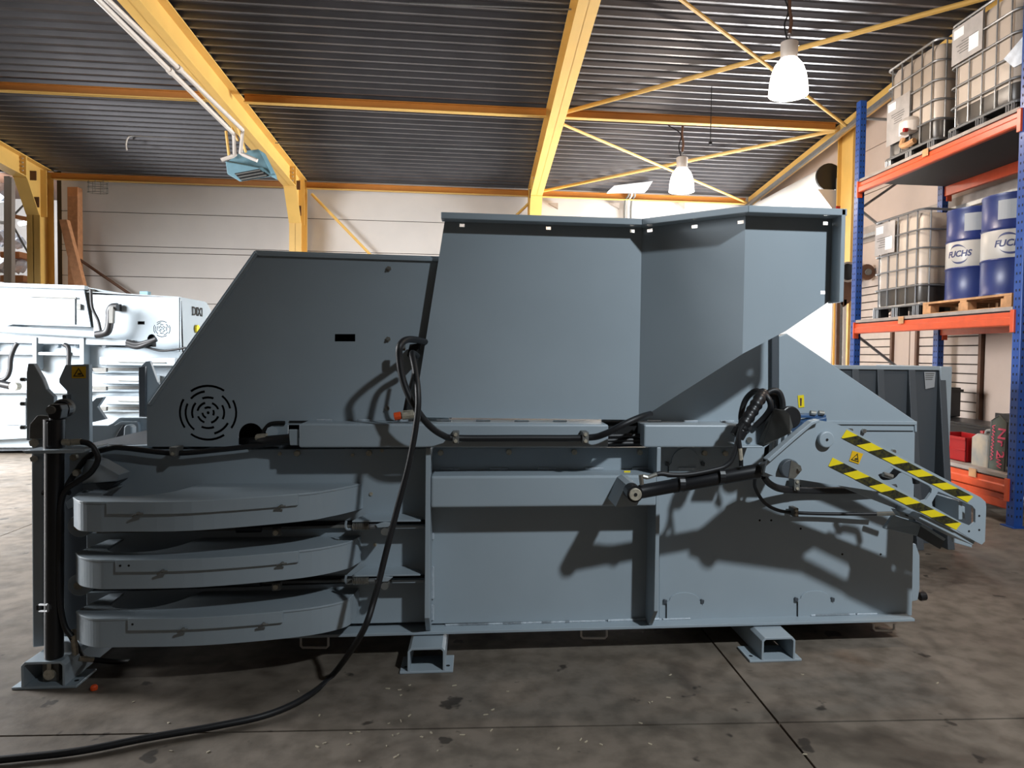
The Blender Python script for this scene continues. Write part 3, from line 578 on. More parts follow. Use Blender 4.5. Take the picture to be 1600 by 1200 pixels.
# ---- wire guide arms (three bowed channels)
arm_front = [[(-1.72, 3.20), (-1.65, 3.12), (-1.57, 3.10), (-1.50, 3.10), (-1.19, 3.10), (-.79, 3.24), (-.665, 3.34), (-.585, 3.44), (-.55, 3.50)],
             [(-1.75, 3.27), (-1.69, 3.20), (-1.61, 3.16), (-1.52, 3.15), (-1.17, 3.155), (-.79, 3.25), (-.62, 3.36), (-.57, 3.45), (-.555, 3.50)],
             [(-1.75, 3.27), (-1.69, 3.21), (-1.62, 3.175), (-1.535, 3.17), (-1.17, 3.165), (-.785, 3.23), (-.61, 3.32), (-.575, 3.42), (-.565, 3.50)]]
def smooth2(P, n=5): return [(v.x, v.y) for v in spline([(x, y, 0) for x, y in P], n)]
for k, zt in enumerate((.85, .59, .33)):
    fr = smooth2(arm_front[k]); dy = arm_front[k][3][1]-3.10
    ar_ = obj('guide_arm', B().prism([(x, y, zt) for x, y in fr]+[(x, y+.012, zt) for x, y in reversed(fr)], (0, 0, -.118)), PA, ba, .002)
    inner = smooth2([(-1.30, 3.50), (-1.36, 3.30+dy), (-1.44, 3.225+dy), (-1.56, 3.215+dy), (-1.64, 3.27+dy), (-1.66, 3.50)], 5)
    obj('top_plate', B().prism([(x, y-.004, zt) for x, y in fr]+[(x, y, zt) for x, y in inner]+[(-1.72, 3.5, zt)], (0, 0, .010)), PA, ar_, .002)
    obj('arm_bottom', B().prism([(x, y+.02, zt-.114) for x, y in fr]+[(-1.30, 3.5, zt-.114), (-1.5, 3.45, zt-.114), (-1.68, 3.45, zt-.114)], (0, 0, .008)), 'paint_dark', ar_)
    # cover strip hooked on the front
    seg = [(x, y) for x, y in fr if -1.53 < x < -.79]
    cs = obj('cover_strip', B().prism([(x, y-.016, zt+.012) for x, y in seg]+[(x, y-.001, zt+.012) for x, y in reversed(seg)], (0, 0, -.052)), PA, ar_, .002)
    for x, y in (seg[3], seg[-2]):
        obj('strip_pin', B().tube([(x-.022, y-.024, zt-.046), (x, y-.03, zt-.034), (x+.02, y-.024, zt-.036)], .005, 6), 'castgrey', cs)
        obj('strip_pin', B().cyl((x, y-.03, zt-.035), (x, y-.005, zt-.035), .007, 8), 'castgrey', cs)
    if k: 
        for dx in (0, .035): obj('arm_hole', B().cyl((seg[0][0]+.02+dx, seg[0][1]-.018, zt-.012), (seg[0][0]+.02+dx, seg[0][1]-.01, zt-.012), .005, 8), 'void', cs)
for y in (822, 914):
    k = at(124, y, 3.38); lg = obj('hinge_lug', B().cyl(k, k+Vector((0, .06, 0)), .052, 20), PA, ba, .003); obj('lug_bolt', B().cyl(k+Vector((0, -.015, 0)), k, .018, 8), 'zinc', lg)
    # ledge, strip and spring at the right end of the wire channel
    y2 = {822: 812, 914: 897}[y]; z_ = at(610, y2+1, 3.36).z
    g_ = lambda x, yy_: gz(x, yy_, z_)
    le = obj('guide_ledge', B().prism([(at(553, 0, 3.36).x, 3.36, z_), (at(663, 0, 3.36).x, 3.36, z_), (at(664, 0, 3.36).x, 3.42, z_), (at(632, 0, 3.5).x, 3.50, z_), (at(575, 0, 3.5).x, 3.50, z_)], (0, 0, -.008)), PA, ba, .002)
    pl('guide_strip', ((612, y2+9), (663, y2+9), (663, y2+14), (612, y2+14.5)), 3.40, .03, PA, ba)
    pl('channel_bar', ((150, y2+16), (640, y2+7), (640, y2+11), (150, y2+22)), 3.47, .02, 'castgrey', ba)
    pl('channel_gap', ((150, y2+8), (664, y2+2), (664, y2+8), (150, y2+16)), 3.485, .004, 'void', ba, 0)
    s0, s1 = at(551, y2+11, 3.36), at(577, y2+10.5, 3.36); n = 70
    sp = obj('spring', B().tube([s0.lerp(s1, i/n)+Vector((0, .015*math.cos(i*.9), .015*math.sin(i*.9))) for i in range(n+1)], .0035, 5), 'steel', ba)
    obj('spring_hook', B().tube(spline([at(541, y2+2, 3.36), at(540, y2+10, 3.36), at(543, y2+15, 3.36), at(552, y2+14, 3.36)]), .006, 6), PA, sp)
    obj('spring_hook', B().tube([s1, at(588, y2+10, 3.36)], .012, 8), 'galv', sp)
    lv = pl('spring_lever', ((586, y2+8), (600, y2+4), (614, y2+5), (606, y2+12), (590, y2+13)), 3.34, .012, PA, ba)
    kk = at(601, y2+19, 3.34); obj('lever_pin', B().cyl(kk, kk+Vector((0, .05, 0)), .018, 14), 'castgrey', lv); 
    pl('arm_bracket', ((424, y2+14), (437, y2+14), (438, y2+26), (424, y2+27)), 3.30, .04, 'castgrey', ba, .006); kk = at(430, y2+21, 3.29); obj('lug_bolt', B().cyl(kk, kk+Vector((0, .02, 0)), .012, 8), 'zinc', ba)
    obj('arm_roller', B().cyl(at(370, y2+14, 3.38), at(408, y2+13, 3.38), .02, 10), 'black', ba, smooth=True)
# ---- swing arm with hazard tape (right)
Y1 = 3.00
arm = [(1199, 720), (1240, 684), (1268, 661), (1278, 656.5), (1300, 660), (1322, 668), (1532, 777), (1540, 784), (1541, 792), (1539, 846), (1534, 851), (1524, 846), (1496, 829), (1440, 803), (1372, 768), (1240, 748), (1212, 745), (1195, 738)]
slot1 = [(1392, 729), (1452, 759), (1456, 764), (1455, 770), (1447, 781), (1440, 783), (1402, 762), (1376, 748), (1372, 742)]
slot2 = [(1466, 768), (1497, 780), (1519, 790), (1524, 796), (1524, 816), (1517, 822), (1500, 815), (1457, 791), (1456, 785)]
sw = obj('swing_arm', B().holed([[at(x, y, Y1) for x, y in l] for l in (arm, slot1, slot2)], (0, .014, 0)), PA, ba); 
fl_ = obj('arm_edge', B().prism([at(x, y, Y1-.03) for x, y in ((1199, 718), (1240, 682), (1268, 659), (1280, 655), (1282, 659), (1270, 664), (1243, 687), (1203, 722))], (0, .05, 0)), PA, sw, .003)
pl('rear_arm_plate', ((1455, 742), (1505, 766), (1518, 775), (1518, 835), (1490, 826), (1452, 808)), 3.20, .014, 'paint_dark', sw); pl('rear_arm_tip', ((1478, 822), (1519, 838), (1519, 856), (1490, 848)), 3.19, .014, PA, sw); pl('lit_patch', ((1492, 786), (1508, 792), (1508, 812), (1492, 806)), 3.10, .01, PA, sw)  # dark plate paints the shade inside the slot, paler pieces its lit spots
pl('rear_arm_bar', ((1300, 672), (1330, 672), (1456, 742), (1456, 756), (1300, 690)), 3.20, .014, PA, sw); pl('rear_arm_bar', ((1300, 742), (1372, 770), (1460, 806), (1460, 818), (1372, 784), (1300, 755)), 3.20, .014, PA, sw)
pl('arm_web', ((1440, 803), (1524, 846), (1520, 852), (1436, 810)), Y1+.014, .19, PA, sw); pl('arm_web', ((1498, 783), (1504, 783), (1504, 812), (1498, 812)), Y1+.02, .17, PA, sw)
k = at(1288, 686, Y1); bo = obj('pivot_boss', B().cyl(k+Vector((0, -.025, 0)), k, .036, 28), PA, sw, .005, smooth=False); obj('boss_hole', B().cyl(k+Vector((0, -.027, 0)), k+Vector((0, -.02, 0)), .006, 10), 'void', bo)
k = at(1230, 731, Y1); cp = obj('clevis_pin', B().cyl(k+Vector((0, -.035, 0)), k, .042, 28), 'paint_dark', sw, .004); obj('pin_tab', B().prism([k+Vector((x, -.038, z)) for x, z in ((0, .04), (.045, .015), (.05, -.005), (.02, -.04), (-.01, -.04))], (0, .01, 0)), 'steel', cp); obj('pin_bolt', B().cyl(k+Vector((.036, -.05, .0)), k+Vector((.036, -.03, 0)), .009, 6), 'steel', cp)
for x, y in ((1530, 806), (1530, 828), (1514, 830)): k = at(x, y, Y1); obj('arm_hole', B().cyl(k+Vector((0, -.001, 0)), k+Vector((0, .001, 0)), .005, 10), 'void', sw)
def tape(a0, a1, b0, b1, gap=None):        # a: top edge start/end, b: bottom edge start/end
    a0, a1, b0, b1 = [at(*p, Y1-.003) for p in (a0, a1, b0, b1)]
    tp_ = obj('hazard_tape', B().prism([a0, a1, b1, b0], (0, .002, 0)), 'hazard_yellow', sw); tp_['label'] = 'yellow and black hazard tape'
    off = Vector((0, -.0012, 0))
    for i in range(6):
        u0 = .01+i*.198; u1 = u0+.103; s = .075
        t0, t1 = min(u0+s, 1), min(u1+s, 1); v0, v1 = min(u0, 1), min(u1, 1)
        if t1-t0 < .02 and v1-v0 < .02: continue
        obj('tape_stripe', B().prism([a0.lerp(a1, t0)+off, a0.lerp(a1, t1)+off, b0.lerp(b1, v1)+off, b0.lerp(b1, v0)+off], (0, .001, 0)), 'hazard_black', tp_)
tape((1323, 671.5), (1521, 776), (1315, 684), (1512, 785)); tape((1301, 715), (1502, 818), (1294.5, 728), (1494, 828))
warning(sw, ((1332, 704), (1349, 709), (1342, 725), (1327, 720)), Y1-.003)
# hydraulic cylinder of the arm
YC = 3.08
c0, c1 = at(990, 770, YC), at(1184, 736, YC)
hc = obj('arm_cylinder', B().tube([at(1000, 768.5, YC), at(1050, 759.5, YC), at(1051, 759.4, YC), at(1178, 737, YC), at(1179, 736.8, YC), at(1185, 736, YC)], [.031, .031, .033, .033, .034, .034], 20), 'black', ba, smooth=True)
obj('cylinder_eye', B().cyl(c0+Vector((0, -.03, 0)), c0+Vector((0, .05, 0)), .037, 24), 'black', hc); e_ = obj('eye_washer', B().cyl(c0+Vector((0, -.042, 0)), c0+Vector((0, -.03, 0)), .028, 24), 'zinc', hc, .003); obj('washer_hole', B().cyl(c0+Vector((0, -.044, 0)), c0+Vector((0, -.04, 0)), .008, 10), 'void', e_)
obj('eye_bracket', B().prism([at(x, y, YC+.05) for x, y in ((978, 757), (985, 753), (995, 756), (1003, 775), (995, 790), (962, 792))], (0, .2, 0)), PA, hc)
obj('piston_rod', B().cyl(at(1185, 736, YC), at(1196, 734, YC), .016, 14), 'steel', hc); obj('rod_clevis', B().prism([at(x, y, YC-.02) for x, y in ((1190, 726), (1212, 719), (1222, 722), (1222, 744), (1205, 744), (1192, 745))], (0, .045, 0)), PA, hc, .006)
for p, q in (((1003, 757), (1001, 742)), ((1004, 744), (1012, 746)), ((1012, 746), (1026, 741))): obj('fitting', B().cyl(at(*p, YC-.03), at(*q, YC-.03), .010, 8), 'steel', hc)
hose('hose', ((1026, 741), (1035, 740), (1050, 742), (1080, 741), (1120, 733), (1135, 727), (1145, 715), (1152, 690), (1155, 675)), YC-.02, .011, hc)
for p, q, m_ in (((1158, 728), (1158, 718), 'black'), ((1158, 719), (1156, 700), 'zinc')): obj('fitting', B().cyl(at(*p, YC-.03), at(*q, YC-.03), .010, 8), m_, hc)
hose('hose', ((1156, 700), (1154, 685), (1156, 672), (1162, 662)), YC-.03, .011, hc)
for x, y in ((1064, 748), (1126, 736)): obj('hose_clip', B().cyl(at(x, y+8, YC-.012)-Vector((.012, 0, 0)), at(x, y+8, YC-.012)+Vector((.012, 0, 0)), .037, 16), 'black', hc)
# spiral hose bundle and bracket
P = [at(1156, 676, 3.10), at(1163, 662, 3.10), at(1175, 643, 3.12), at(1186, 625, 3.14), at(1192, 616, 3.2)]
hb = obj('hose_bundle', B().tube(spline(P, 8), [.026+.004*(i % 4 < 2) for i in range(33)], 12), 'black', ba, smooth=True)
obj('bundle_band', B().cyl(at(1151, 683, 3.10), at(1158, 671, 3.10), .034, 14), 'black', hb, .004)
hose('hose', ((1192, 616, 3.2), (1180, 611, 3.25), (1165, 625, 3.3), (1158, 650, 3.3), (1162, 668, 3.25), (1172, 668, 3.2)), 3.2, .014, hb)
hose('hose', ((1188, 614, 3.18), (1200, 622, 3.15), (1204, 636, 3.15), (1196, 650, 3.18), (1180, 666, 3.2)), 3.2, .014, hb)
hose('hose', ((1196, 616, 3.3), (1208, 610, 3.3), (1218, 614, 3.3), (1223, 630, 3.3), (1222, 645, 3.3)), 3.3, .014, hb); hose('hose', ((1200, 620, 3.34), (1207, 618, 3.34), (1214, 622, 3.34), (1214, 640, 3.34)), 3.3, .022, hb)
hk = pl('hose_bracket', ((1157, 697), (1156, 686), (1167, 671), (1192, 652), (1205, 639), (1183, 697)), 3.22, .012, PA, ba)
for v in []: pass
obj('bracket_face', B().prism([at(1183, 697, 3.22), at(1205, 639, 3.22), at(1211, 639, 3.10), at(1227, 641, 3.04), at(1234, 648, 3.03), at(1239, 667, 3.03), at(1234, 677, 3.04), at(1201, 694, 3.13), at(1191, 698.5, 3.19)], (.004, .012, 0)), 'castgrey', hk)
obj('bracket_disc', B().cyl(at(1237, 652, 3.10), at(1229, 652, 3.14), .052, 22), 'black', hk, .006); k = at(1170, 687, 3.22); obj('bracket_bolt', B().cyl(k+Vector((0, -.01, 0)), k, .014, 8), 'steel', hk)
pl('bracket_base', ((1156, 697), (1192, 697), (1192, 700), (1158, 700)), 3.16, .2, PA, hk)
gd = pl('blue_guard', ((1234, 694), (1240, 676), (1256, 660), (1292, 652), (1292, 664), (1268, 668), (1240, 690)), 3.24, .1, 'bluemetal', ba); pl('guard_top', ((1246, 648), (1291, 648), (1291, 653), (1246, 653)), 3.3, .1, 'bluemetal', ba)
for x in (1206, 1216, 1226, 1236): pl('guard_bar', ((x, 690-(x-1206)*.5), (x+5, 688-(x-1206)*.5), (x+2, 735-(x-1206)*.8), (x-3, 736-(x-1206)*.8)), 3.26, .03, PA, ba)
pl('guard_gap', ((1196, 700), (1240, 665), (1262, 662), (1225, 735), (1192, 735)), 3.32, .01, 'void', ba, 0)
for x in (1266, 1279): obj('guard_bolt', B().cyl(at(x, 645, 3.3), at(x+8, 646, 3.3), .012, 8), 'steel', ba)
# hoses on the rear panel
for i in range(3): hose('hose', ((1193, 742+i*2, 3.3), (1203, 754+i*2, 3.35), (1222, 762+i*2, 3.42), (1260, 764+i*2, 3.46), (1330, 764+i*2, 3.46), (1400, 760+i*2, 3.46)), 3.4, .012, ba)
hose('hose', ((1180, 745, 3.3), (1180, 762, 3.4), (1194, 785, 3.44), (1215, 797, 3.46), (1242, 801, 3.46), (1300, 803, 3.46), (1370, 803, 3.44)), 3.4, .009, ba)
obj('fitting', B().cyl(at(1370, 803, 3.4), at(1402, 802, 3.36), .011, 10), 'steel', ba)
for x0, y0, x1, y1 in ((1241, 749, 1250, 767), (1240, 794, 1248, 808)):
    cl = pl('hose_clamp', ((x0, y0), (x1, y0), (x1, y1), (x0, y1)), 3.42, .06, 'castgrey', ba, .003)
    for yy_ in (y0+4, y1-4): k = at((x0+x1)/2, yy_, 3.42); obj('clamp_bolt', B().cyl(k+Vector((0, -.006, 0)), k, .008, 6), 'zinc', cl)
# folded tray under the arm
tr_ = obj('chute_tray', B().prism([at(1396, 805, 3.22), at(1410, 810, 3.20), at(1440, 819, 3.15), at(1434, 838, 3.15), at(1381, 826, 3.25)], (0, .02, 0)), PA, ba, .004)
obj('tray_side', B().prism([at(1440, 819, 3.15), at(1477, 843, 3.15), at(1469, 858, 3.15), at(1434, 838, 3.15)], (0, .012, 0)), 'paint_dark', tr_); obj('tray_lip', B().prism([at(1440, 818, 3.14), at(1478, 842, 3.14), at(1475, 845, 3.14), at(1439, 822, 3.14)], (0, .10, 0)), PA, tr_)
pl('tray_block', ((1400, 797), (1428, 800), (1429, 814), (1408, 808)), 3.18, .05, PA, tr_, .006); obj('tray_bolt', B().cyl(at(1418, 803, 3.17), at(1418, 803, 3.2), .012, 8), 'black', tr_)
hose('latch_hose', ((1374, 745, 3.2), (1392, 744, 3.15), (1402, 735, 3.13), (1414, 733, 3.12), (1428, 738, 3.12), (1432, 755, 3.12)), 3.1, .016, ba); obj('fitting', B().cyl(at(1380, 741, 3.12), at(1394, 745, 3.12), .012, 8), 'steel', ba)
# ---- hydraulic supply hose across the front, with clamps
sh = hose('supply_hose', ((668, 535, 3.46), (650, 531, 3.30), (635, 531, 3.2), (625, 540, 3.15), (624, 560, 3.15), (630, 595, 3.15), (645, 630, 3.15), (668, 662, 3.18), (692, 680, 3.24), (715, 684.5, 3.28), (815, 684.5, 3.29), (915, 684, 3.28), (945, 678, 3.24), (975, 663, 3.22), (1000, 652, 3.25), (1016, 647, 3.34)), 3.2, .0155, ba)
hose('supply_hose', ((650, 560, 3.3), (645, 590, 3.3), (637, 620, 3.35), (632, 645, 3.42)), 3.3, .009, ba)
pl('hose_port', ((640, 538), (656, 536), (650, 568), (636, 556)), 3.40, .06, 'void', ba); pl('port_plate', ((624, 534), (633, 534), (633, 548), (624, 548)), 3.36, .02, 'castgrey', ba)
for x in (712, 915):
    cl = pl('hose_clamp', ((x-5, 675), (x+5, 675), (x+5, 693), (x-5, 693)), 3.255, .075, 'castgrey', ba, .003)
    for yy_ in (679, 689): k = at(x, yy_, 3.255); obj('clamp_bolt', B().cyl(k+Vector((0, -.006, 0)), k, .009, 6), 'zinc', cl)
vl = obj('coupling', B().cyl(at(628, 649, 3.36), at(648, 647, 3.36), .022, 10), 'zinc', ba, .003); obj('coupling_cap', B().cyl(at(616, 651, 3.36), at(627, 649, 3.36), .019, 10), 'orange', vl, .003); obj('coupling_flange', B().box(*[f for v in zip(at(630, 654, 3.345), at(643, 642, 3.375)) for f in sorted(v)]), 'castgrey', vl)
# ---- left end: gate frame, vertical cylinder
YG = 3.42
gp = pl('gate_plate', ((43.5, 568), (52, 568), (66, 592), (72, 608), (84, 620), (84, 640), (72, 662), (70, 690), (41, 688), (41, 583)), YG, .03, PA, ba)
for y in (593, 631, 668): k = at(40, y, YG+.01); obj('gate_bolt', B().cyl(k+Vector((-.02, 0, 0)), k, .009, 8), 'castgrey', gp)
pl('gate_plate', ((102, 570), (139, 569), (140, 703), (88, 703), (90, 655), (104, 630), (104, 611), (92, 598), (92, 592)), YG+.03, .03, PA, ba)
warning(ba, ((112, 572.5), (134, 572.5), (134, 591), (112, 591)), YG+.027)
pl('gate_bracket', ((45, 686), (46, 663), (58, 649), (77, 650), (77, 659), (68, 668), (68, 686)), 3.36, .03, 'castgrey', ba)
po = pl('gate_post', ((48.5, 686), (67.5, 686), (68, 1010), (50.5, 1012)), 3.38, .12, PA, ba, .006); 
bo_ = obj('post_bolt', B().cyl(at(53, 692, 3.36), at(53, 692, 3.38), .02, 6), 'zinc', po); obj('post_bolt', B().cyl(at(53, 717, 3.36), at(53, 717, 3.38), .016, 6), 'zinc', po)
pl('gate_shelf', ((34, 704.5), (132, 702), (134, 705), (128, 708), (40, 709)), 3.22, .2, PA, ba, .003)
YV = 3.30
vc = obj('gate_cylinder', B().tube([at(84.5, 1026, YV), at(85, 700, YV), at(85, 699.5, YV), at(85, 655, YV)], [.037, .037, .041, .041], 22), 'black', ba, smooth=True)
obj('cylinder_collar', B().box(*[f for v in zip(at(71, 700, YV-.045), at(98, 655, YV+.045)) for f in sorted(v)]), 'black', vc, .01)
obj('piston_rod', B().cyl(at(86, 655, YV), at(87, 635, YV), .021, 16), 'black', vc, smooth=True)
cv = obj('rod_eye', B().prism([at(x, y, YV-.03) for x, y in ((72, 637), (77, 632), (93, 632), (96, 640), (93, 655), (84, 658), (74, 652))], (0, .06, 0)), 'black', vc, .005)
k = at(81, 640.5, YV-.03); obj('eye_pin', B().cyl(k+Vector((0, -.012, 0)), k, .018, 18), 'castgrey', cv); k = at(95, 640, YV+.03); obj('eye_disc', B().cyl(k, k+Vector((0, .03, 0)), .038, 22), 'black', cv); k2 = at(97, 638, YV+.06); obj('eye_ring', B().cyl(k2, k2+Vector((0, .03, 0)), .042, 22), 'castgrey', cv); pl('stop_block', ((97, 617), (104, 617), (104, 626), (97, 626)), 3.4, .04, 'paint_dark', cv)
for p, q in (((98, 691), (106, 691)), ((106, 691.5), (112, 691.5)), ((113, 691), (127, 690))): obj('fitting', B().cyl(at(*p, YV-.02), at(*q, YV-.02), .014, 10), 'zinc', vc)
hose('hose', ((125, 690), (140, 694), (151, 708), (152, 722), (140, 740), (120, 753), (103, 766), (95, 790), (93, 850), (93, 930), (100, 975), (112, 995)), YV-.02, .0125, ba)
hose('hose', ((112, 995, 3.3), (116, 1003, 3.35), (130, 1027, 3.4), (150, 1031, 3.45), (190, 1034, 3.5), (250, 1030, 3.8), (330, 1015, 4.2)), 3.4, .0125, ba); obj('fitting', B().cyl(at(114, 985, 3.3), at(118, 1022, 3.32), .013, 8), 'zinc', ba); obj('fitting', B().cyl(at(124, 1029, 3.33), at(146, 1031, 3.36), .012, 8), 'zinc', ba)
hose('hose', ((92, 775, 3.38), (104, 760, 3.4), (120, 735, 3.42), (140, 712, 3.44), (170, 701, 3.44), (195, 700, 3.44), (270, 708, 3.44), (340, 703, 3.44), (430, 693, 3.44), (465, 688, 3.44)), 3.4, .0125, ba)
cl = pl('hose_clamp', ((264, 699), (276, 699), (275, 713), (265, 713)), 3.40, .08, 'castgrey', ba, .003); k = at(270, 709, 3.4); obj('clamp_bolt', B().cyl(k+Vector((0, -.006, 0)), k, .008, 6), 'zinc', cl)
obj('strap', B().cyl(at(78, 770, YV)-Vector((.03, 0, 0)), at(98, 770, YV)+Vector((.03, 0, 0)), .012, 6), 'black', ba)
obj('strap_buckle', B().tube([at(62, 945, 3.34), at(75, 945, 3.25), at(75, 955, 3.25), at(62, 955, 3.34)], .005, 6, True), 'galv', ba); pl('strap_pad', ((56, 946), (66, 946), (66, 954), (56, 954)), 3.36, .02, 'black', ba)
# hinge side plates left of the arms, deflector wedge
pl('hinge_strip', ((98, 705), (142, 705), (142, 1000), (100, 1000)), 3.54, .03, 'paint_dark', ba)
wd = obj('deflector', B().prism([at(132, 716, 3.47), at(150, 722, 3.30), at(186, 742, 3.26), at(184, 752, 3.28), at(128, 756, 3.40)], (0, .10, 0)), PA, ba, .004)
pl('deflector_under', ((130, 756), (184, 753), (162, 768), (130, 766)), 3.36, .1, 'paint_dark', ba)
for x, y in ((118, 714), (122, 738)): k = at(x, y, 3.40); obj('bolt', B().cyl(k+Vector((0, -.02, 0)), k, .016, 6), 'zinc', ba)
pl('hinge_block', ((108, 755), (148, 738), (150, 712), (130, 700), (108, 712)), 3.44, .1, PA, ba)
pl('hinge_foot', ((102, 785), (122, 770), (135, 772), (118, 790), (106, 796)), 3.36, .05, PA, ba)
# far side of the gate
pl('far_gate_plate', ((217, 575), (227, 565), (234, 564), (246, 597), (260, 612), (260, 652), (217, 652)), 5.0, .03, PA, ba); pl('far_gate_edge', ((216, 574), (227, 572), (227, 651), (217, 650)), 4.96, .03, 'paint_dark', ba)
cw = pl('cross_wall', ((140, 665), (168, 665), (176, 661), (186, 653), (232, 653), (232, 700), (140, 700)), 4.6, .03, PA, ba)
pl('cross_wall_edge', ((178, 665), (188, 659), (214, 659), (217, 664), (217, 697), (213, 697), (212, 667), (190, 663)), 4.57, .03, PA, ba); pl('stand', ((193, 668), (196, 664), (203, 664), (206, 668), (206, 696), (192, 696)), 4.4, .06, PA, ba, .008)
pl('cross_wall_opening', ((178, 690), (184, 676), (192, 664), (211, 664), (211, 697), (176, 697)), 4.565, .004, 'paint_dark', ba)
pl('hook_plate', ((143, 628), (150, 622), (163, 620), (152, 636), (165, 655), (144, 660)), 4.2, .03, PA, ba)
pl('chamber_top', ((140, 698), (232, 696), (232, 704), (140, 705)), 3.52, .9, PA, ba)
# ================================================================ POWER CABLE, DEBRIS
def on_floor(x, y, z=.018): return gz(x, y, z)
cp_ = [at(652, 556, 3.34), at(644, 552, 3.25), at(648, 575, 3.18), at(653, 610, 3.12), at(652, 650, 3.10), at(640, 720, 3.10), at(622, 790, 3.10), at(604, 860, 3.08), at(585, 935, 3.05), at(565, 990, 3.02), on_floor(522, 1052), on_floor(480, 1088), on_floor(420, 1116), on_floor(340, 1134), on_floor(230, 1153), on_floor(120, 1174), on_floor(0, 1187), on_floor(-180, 1205)]
tag(obj('power_cable', B().tube(spline(cp_, 8), .0135, 10), 'rubber', origin=on_floor(480, 1088), smooth=True), 'thick black power cable hanging from the machine and curving across the floor', 'cable')
k = on_floor(147, 1074, .012); tag(obj('orange_plug', B().lathe([(.006, 0), (.014, .002), (.015, .016), (.010, .022), (.004, .024)], 12, (k.x, k.y, 0)), 'orange', origin=(k.x, k.y, 0)), 'small orange plastic plug on the floor beside the left foot', 'plug')
ch = B()
for i in range(55):
    x = random.choice((random.gauss(620, 60), random.uniform(200, 1500), random.gauss(940, 60))); y = random.uniform(1040, 1195) if random.random() < .6 else random.gauss(1160, 25)
    p = gz(x, max(y, 1040), 0)
    if p.y > 3.2: continue
    a = random.uniform(0, 6); l, w = random.uniform(.004, .011), random.uniform(.002, .004); u = Vector((math.cos(a), math.sin(a), 0)); v = Vector((-u.y, u.x, 0))
    ch.prism([p-u*l-v*w, p+u*l-v*w*.5, p+u*l*.8+v*w, p-u*l*.7+v*w*.8], (0, 0, .003))
tag(obj('floor_chips', ch, 'chip'), 'small pale wood chips and crumbs scattered on the concrete floor', 'debris', kind='stuff')
# ================================================================ SECOND BALER (far left)
YB2 = 10.4
b2 = thing('second_baler', 'brightly lit pale grey baling machine standing far left near the back wall', 'machine', (-5.8, 11, 0))
def q(name, px, dY=0., th=.02, mt='paint', parent=None, bev=.004): return pl(name, px, YB2+dY, th, mt, parent or b2, bev)
obj('machine_body', B().box(-9.0, -4.2, YB2+.12, YB2+1.2, .1, 1.85), 'paint', b2)
q('skid', ((-60, 690), (300, 686), (300, 700), (-60, 706)), .2, .8, 'paint_dark')
q('hopper_panel', ((-60, 446), (131, 451), (142, 511), (20, 507), (0, 512), (-60, 512)), -.05)
q('hopper_panel', ((131, 451), (137, 450), (150, 514), (142, 511)), .0, .5, 'castgrey')
q('hopper_rim', ((-60, 439.5), (132, 446), (132, 452), (-60, 446)), -.12, .1)
dr = q('access_door', ((46, 464.5), (117, 466.5), (117, 507), (45, 503.5)), -.07, .02); q('door_frame', ((44, 461), (119, 464), (119, 467), (44, 464)), -.09, .02, 'castgrey', dr); q('door_latch', ((120, 474), (126, 475), (126, 484), (120, 484)), -.09, .03, 'castgrey', dr)
q('hopper_side', ((137, 449), (190, 458), (280, 465), (140, 462)), .2, .3)
c = at(253, 514, YB2-.02); o2 = [at(x, y, YB2-.02) for x, y in ((141, 460), (281, 465), (284, 550), (148, 531))]
sl2 = [at(x, y, YB2-.02) for x, y in ((215, 502), (226, 502), (226, 507), (215, 507))]; dm2 = [at(237+7*math.cos(a), 530-8*math.sin(a), YB2-.02) for a in [math.pi*i/8 for i in range(9)]]+[at(230, 542, YB2-.02), at(244, 542, YB2-.02)]
obj('hood_side', B().holed([o2]+[[Vector((x, YB2-.02, z)) for x, z in l] for l in arcs(c, 12/F*10.0)]+[sl2, dm2], (0, .01, 0)), 'paint', b2); obj('hood_dark', B().prism([p+Vector((0, .05, 0)) for p in o2], (0, .01, 0)), 'void', b2)
e0, e1 = at(281, 465, YB2-.02), at(284, 550, YB2-.02); Xe = e0.x
ef = obj('hood_end', B().prism([(Xe, YB2-.02, e0.z), (Xe, YB2-.02, e1.z), (Xe+.02, YB2+1.1, e1.z), (Xe+.02, YB2+1.1, e0.z-.12), (Xe+.02, YB2+.9, e0.z)], (-.01, 0, 0)), 'paint', b2)
ef['label'] = 'bluish end face with dark lettering'
zt_ = e0.z-.17
text_mesh('DIXI', .19, 'black', 'lettering', ef, lambda x, y, z: (Xe+.022+z, YB2+.55+x*1.05, zt_+y), .004)
obj('emergency_stop', B().cyl((Xe+.02, YB2+.5, e0.z-.42), (Xe+.05, YB2+.5, e0.z-.42), .06, 12), 'hazard_yellow', ef)
obj('hood_top', B().prism([(Xe, YB2-.02, e0.z), (Xe, YB2+.9, e0.z), (Xe-1.25, YB2+.9, e0.z+.05), (Xe-1.25, YB2-.02, e0.z+.05)], (0, 0, .01)), 'paint', b2); q('hood_lamp', ((218, 455), (231, 455), (231, 462), (218, 462)), .4, .1, 'heater')
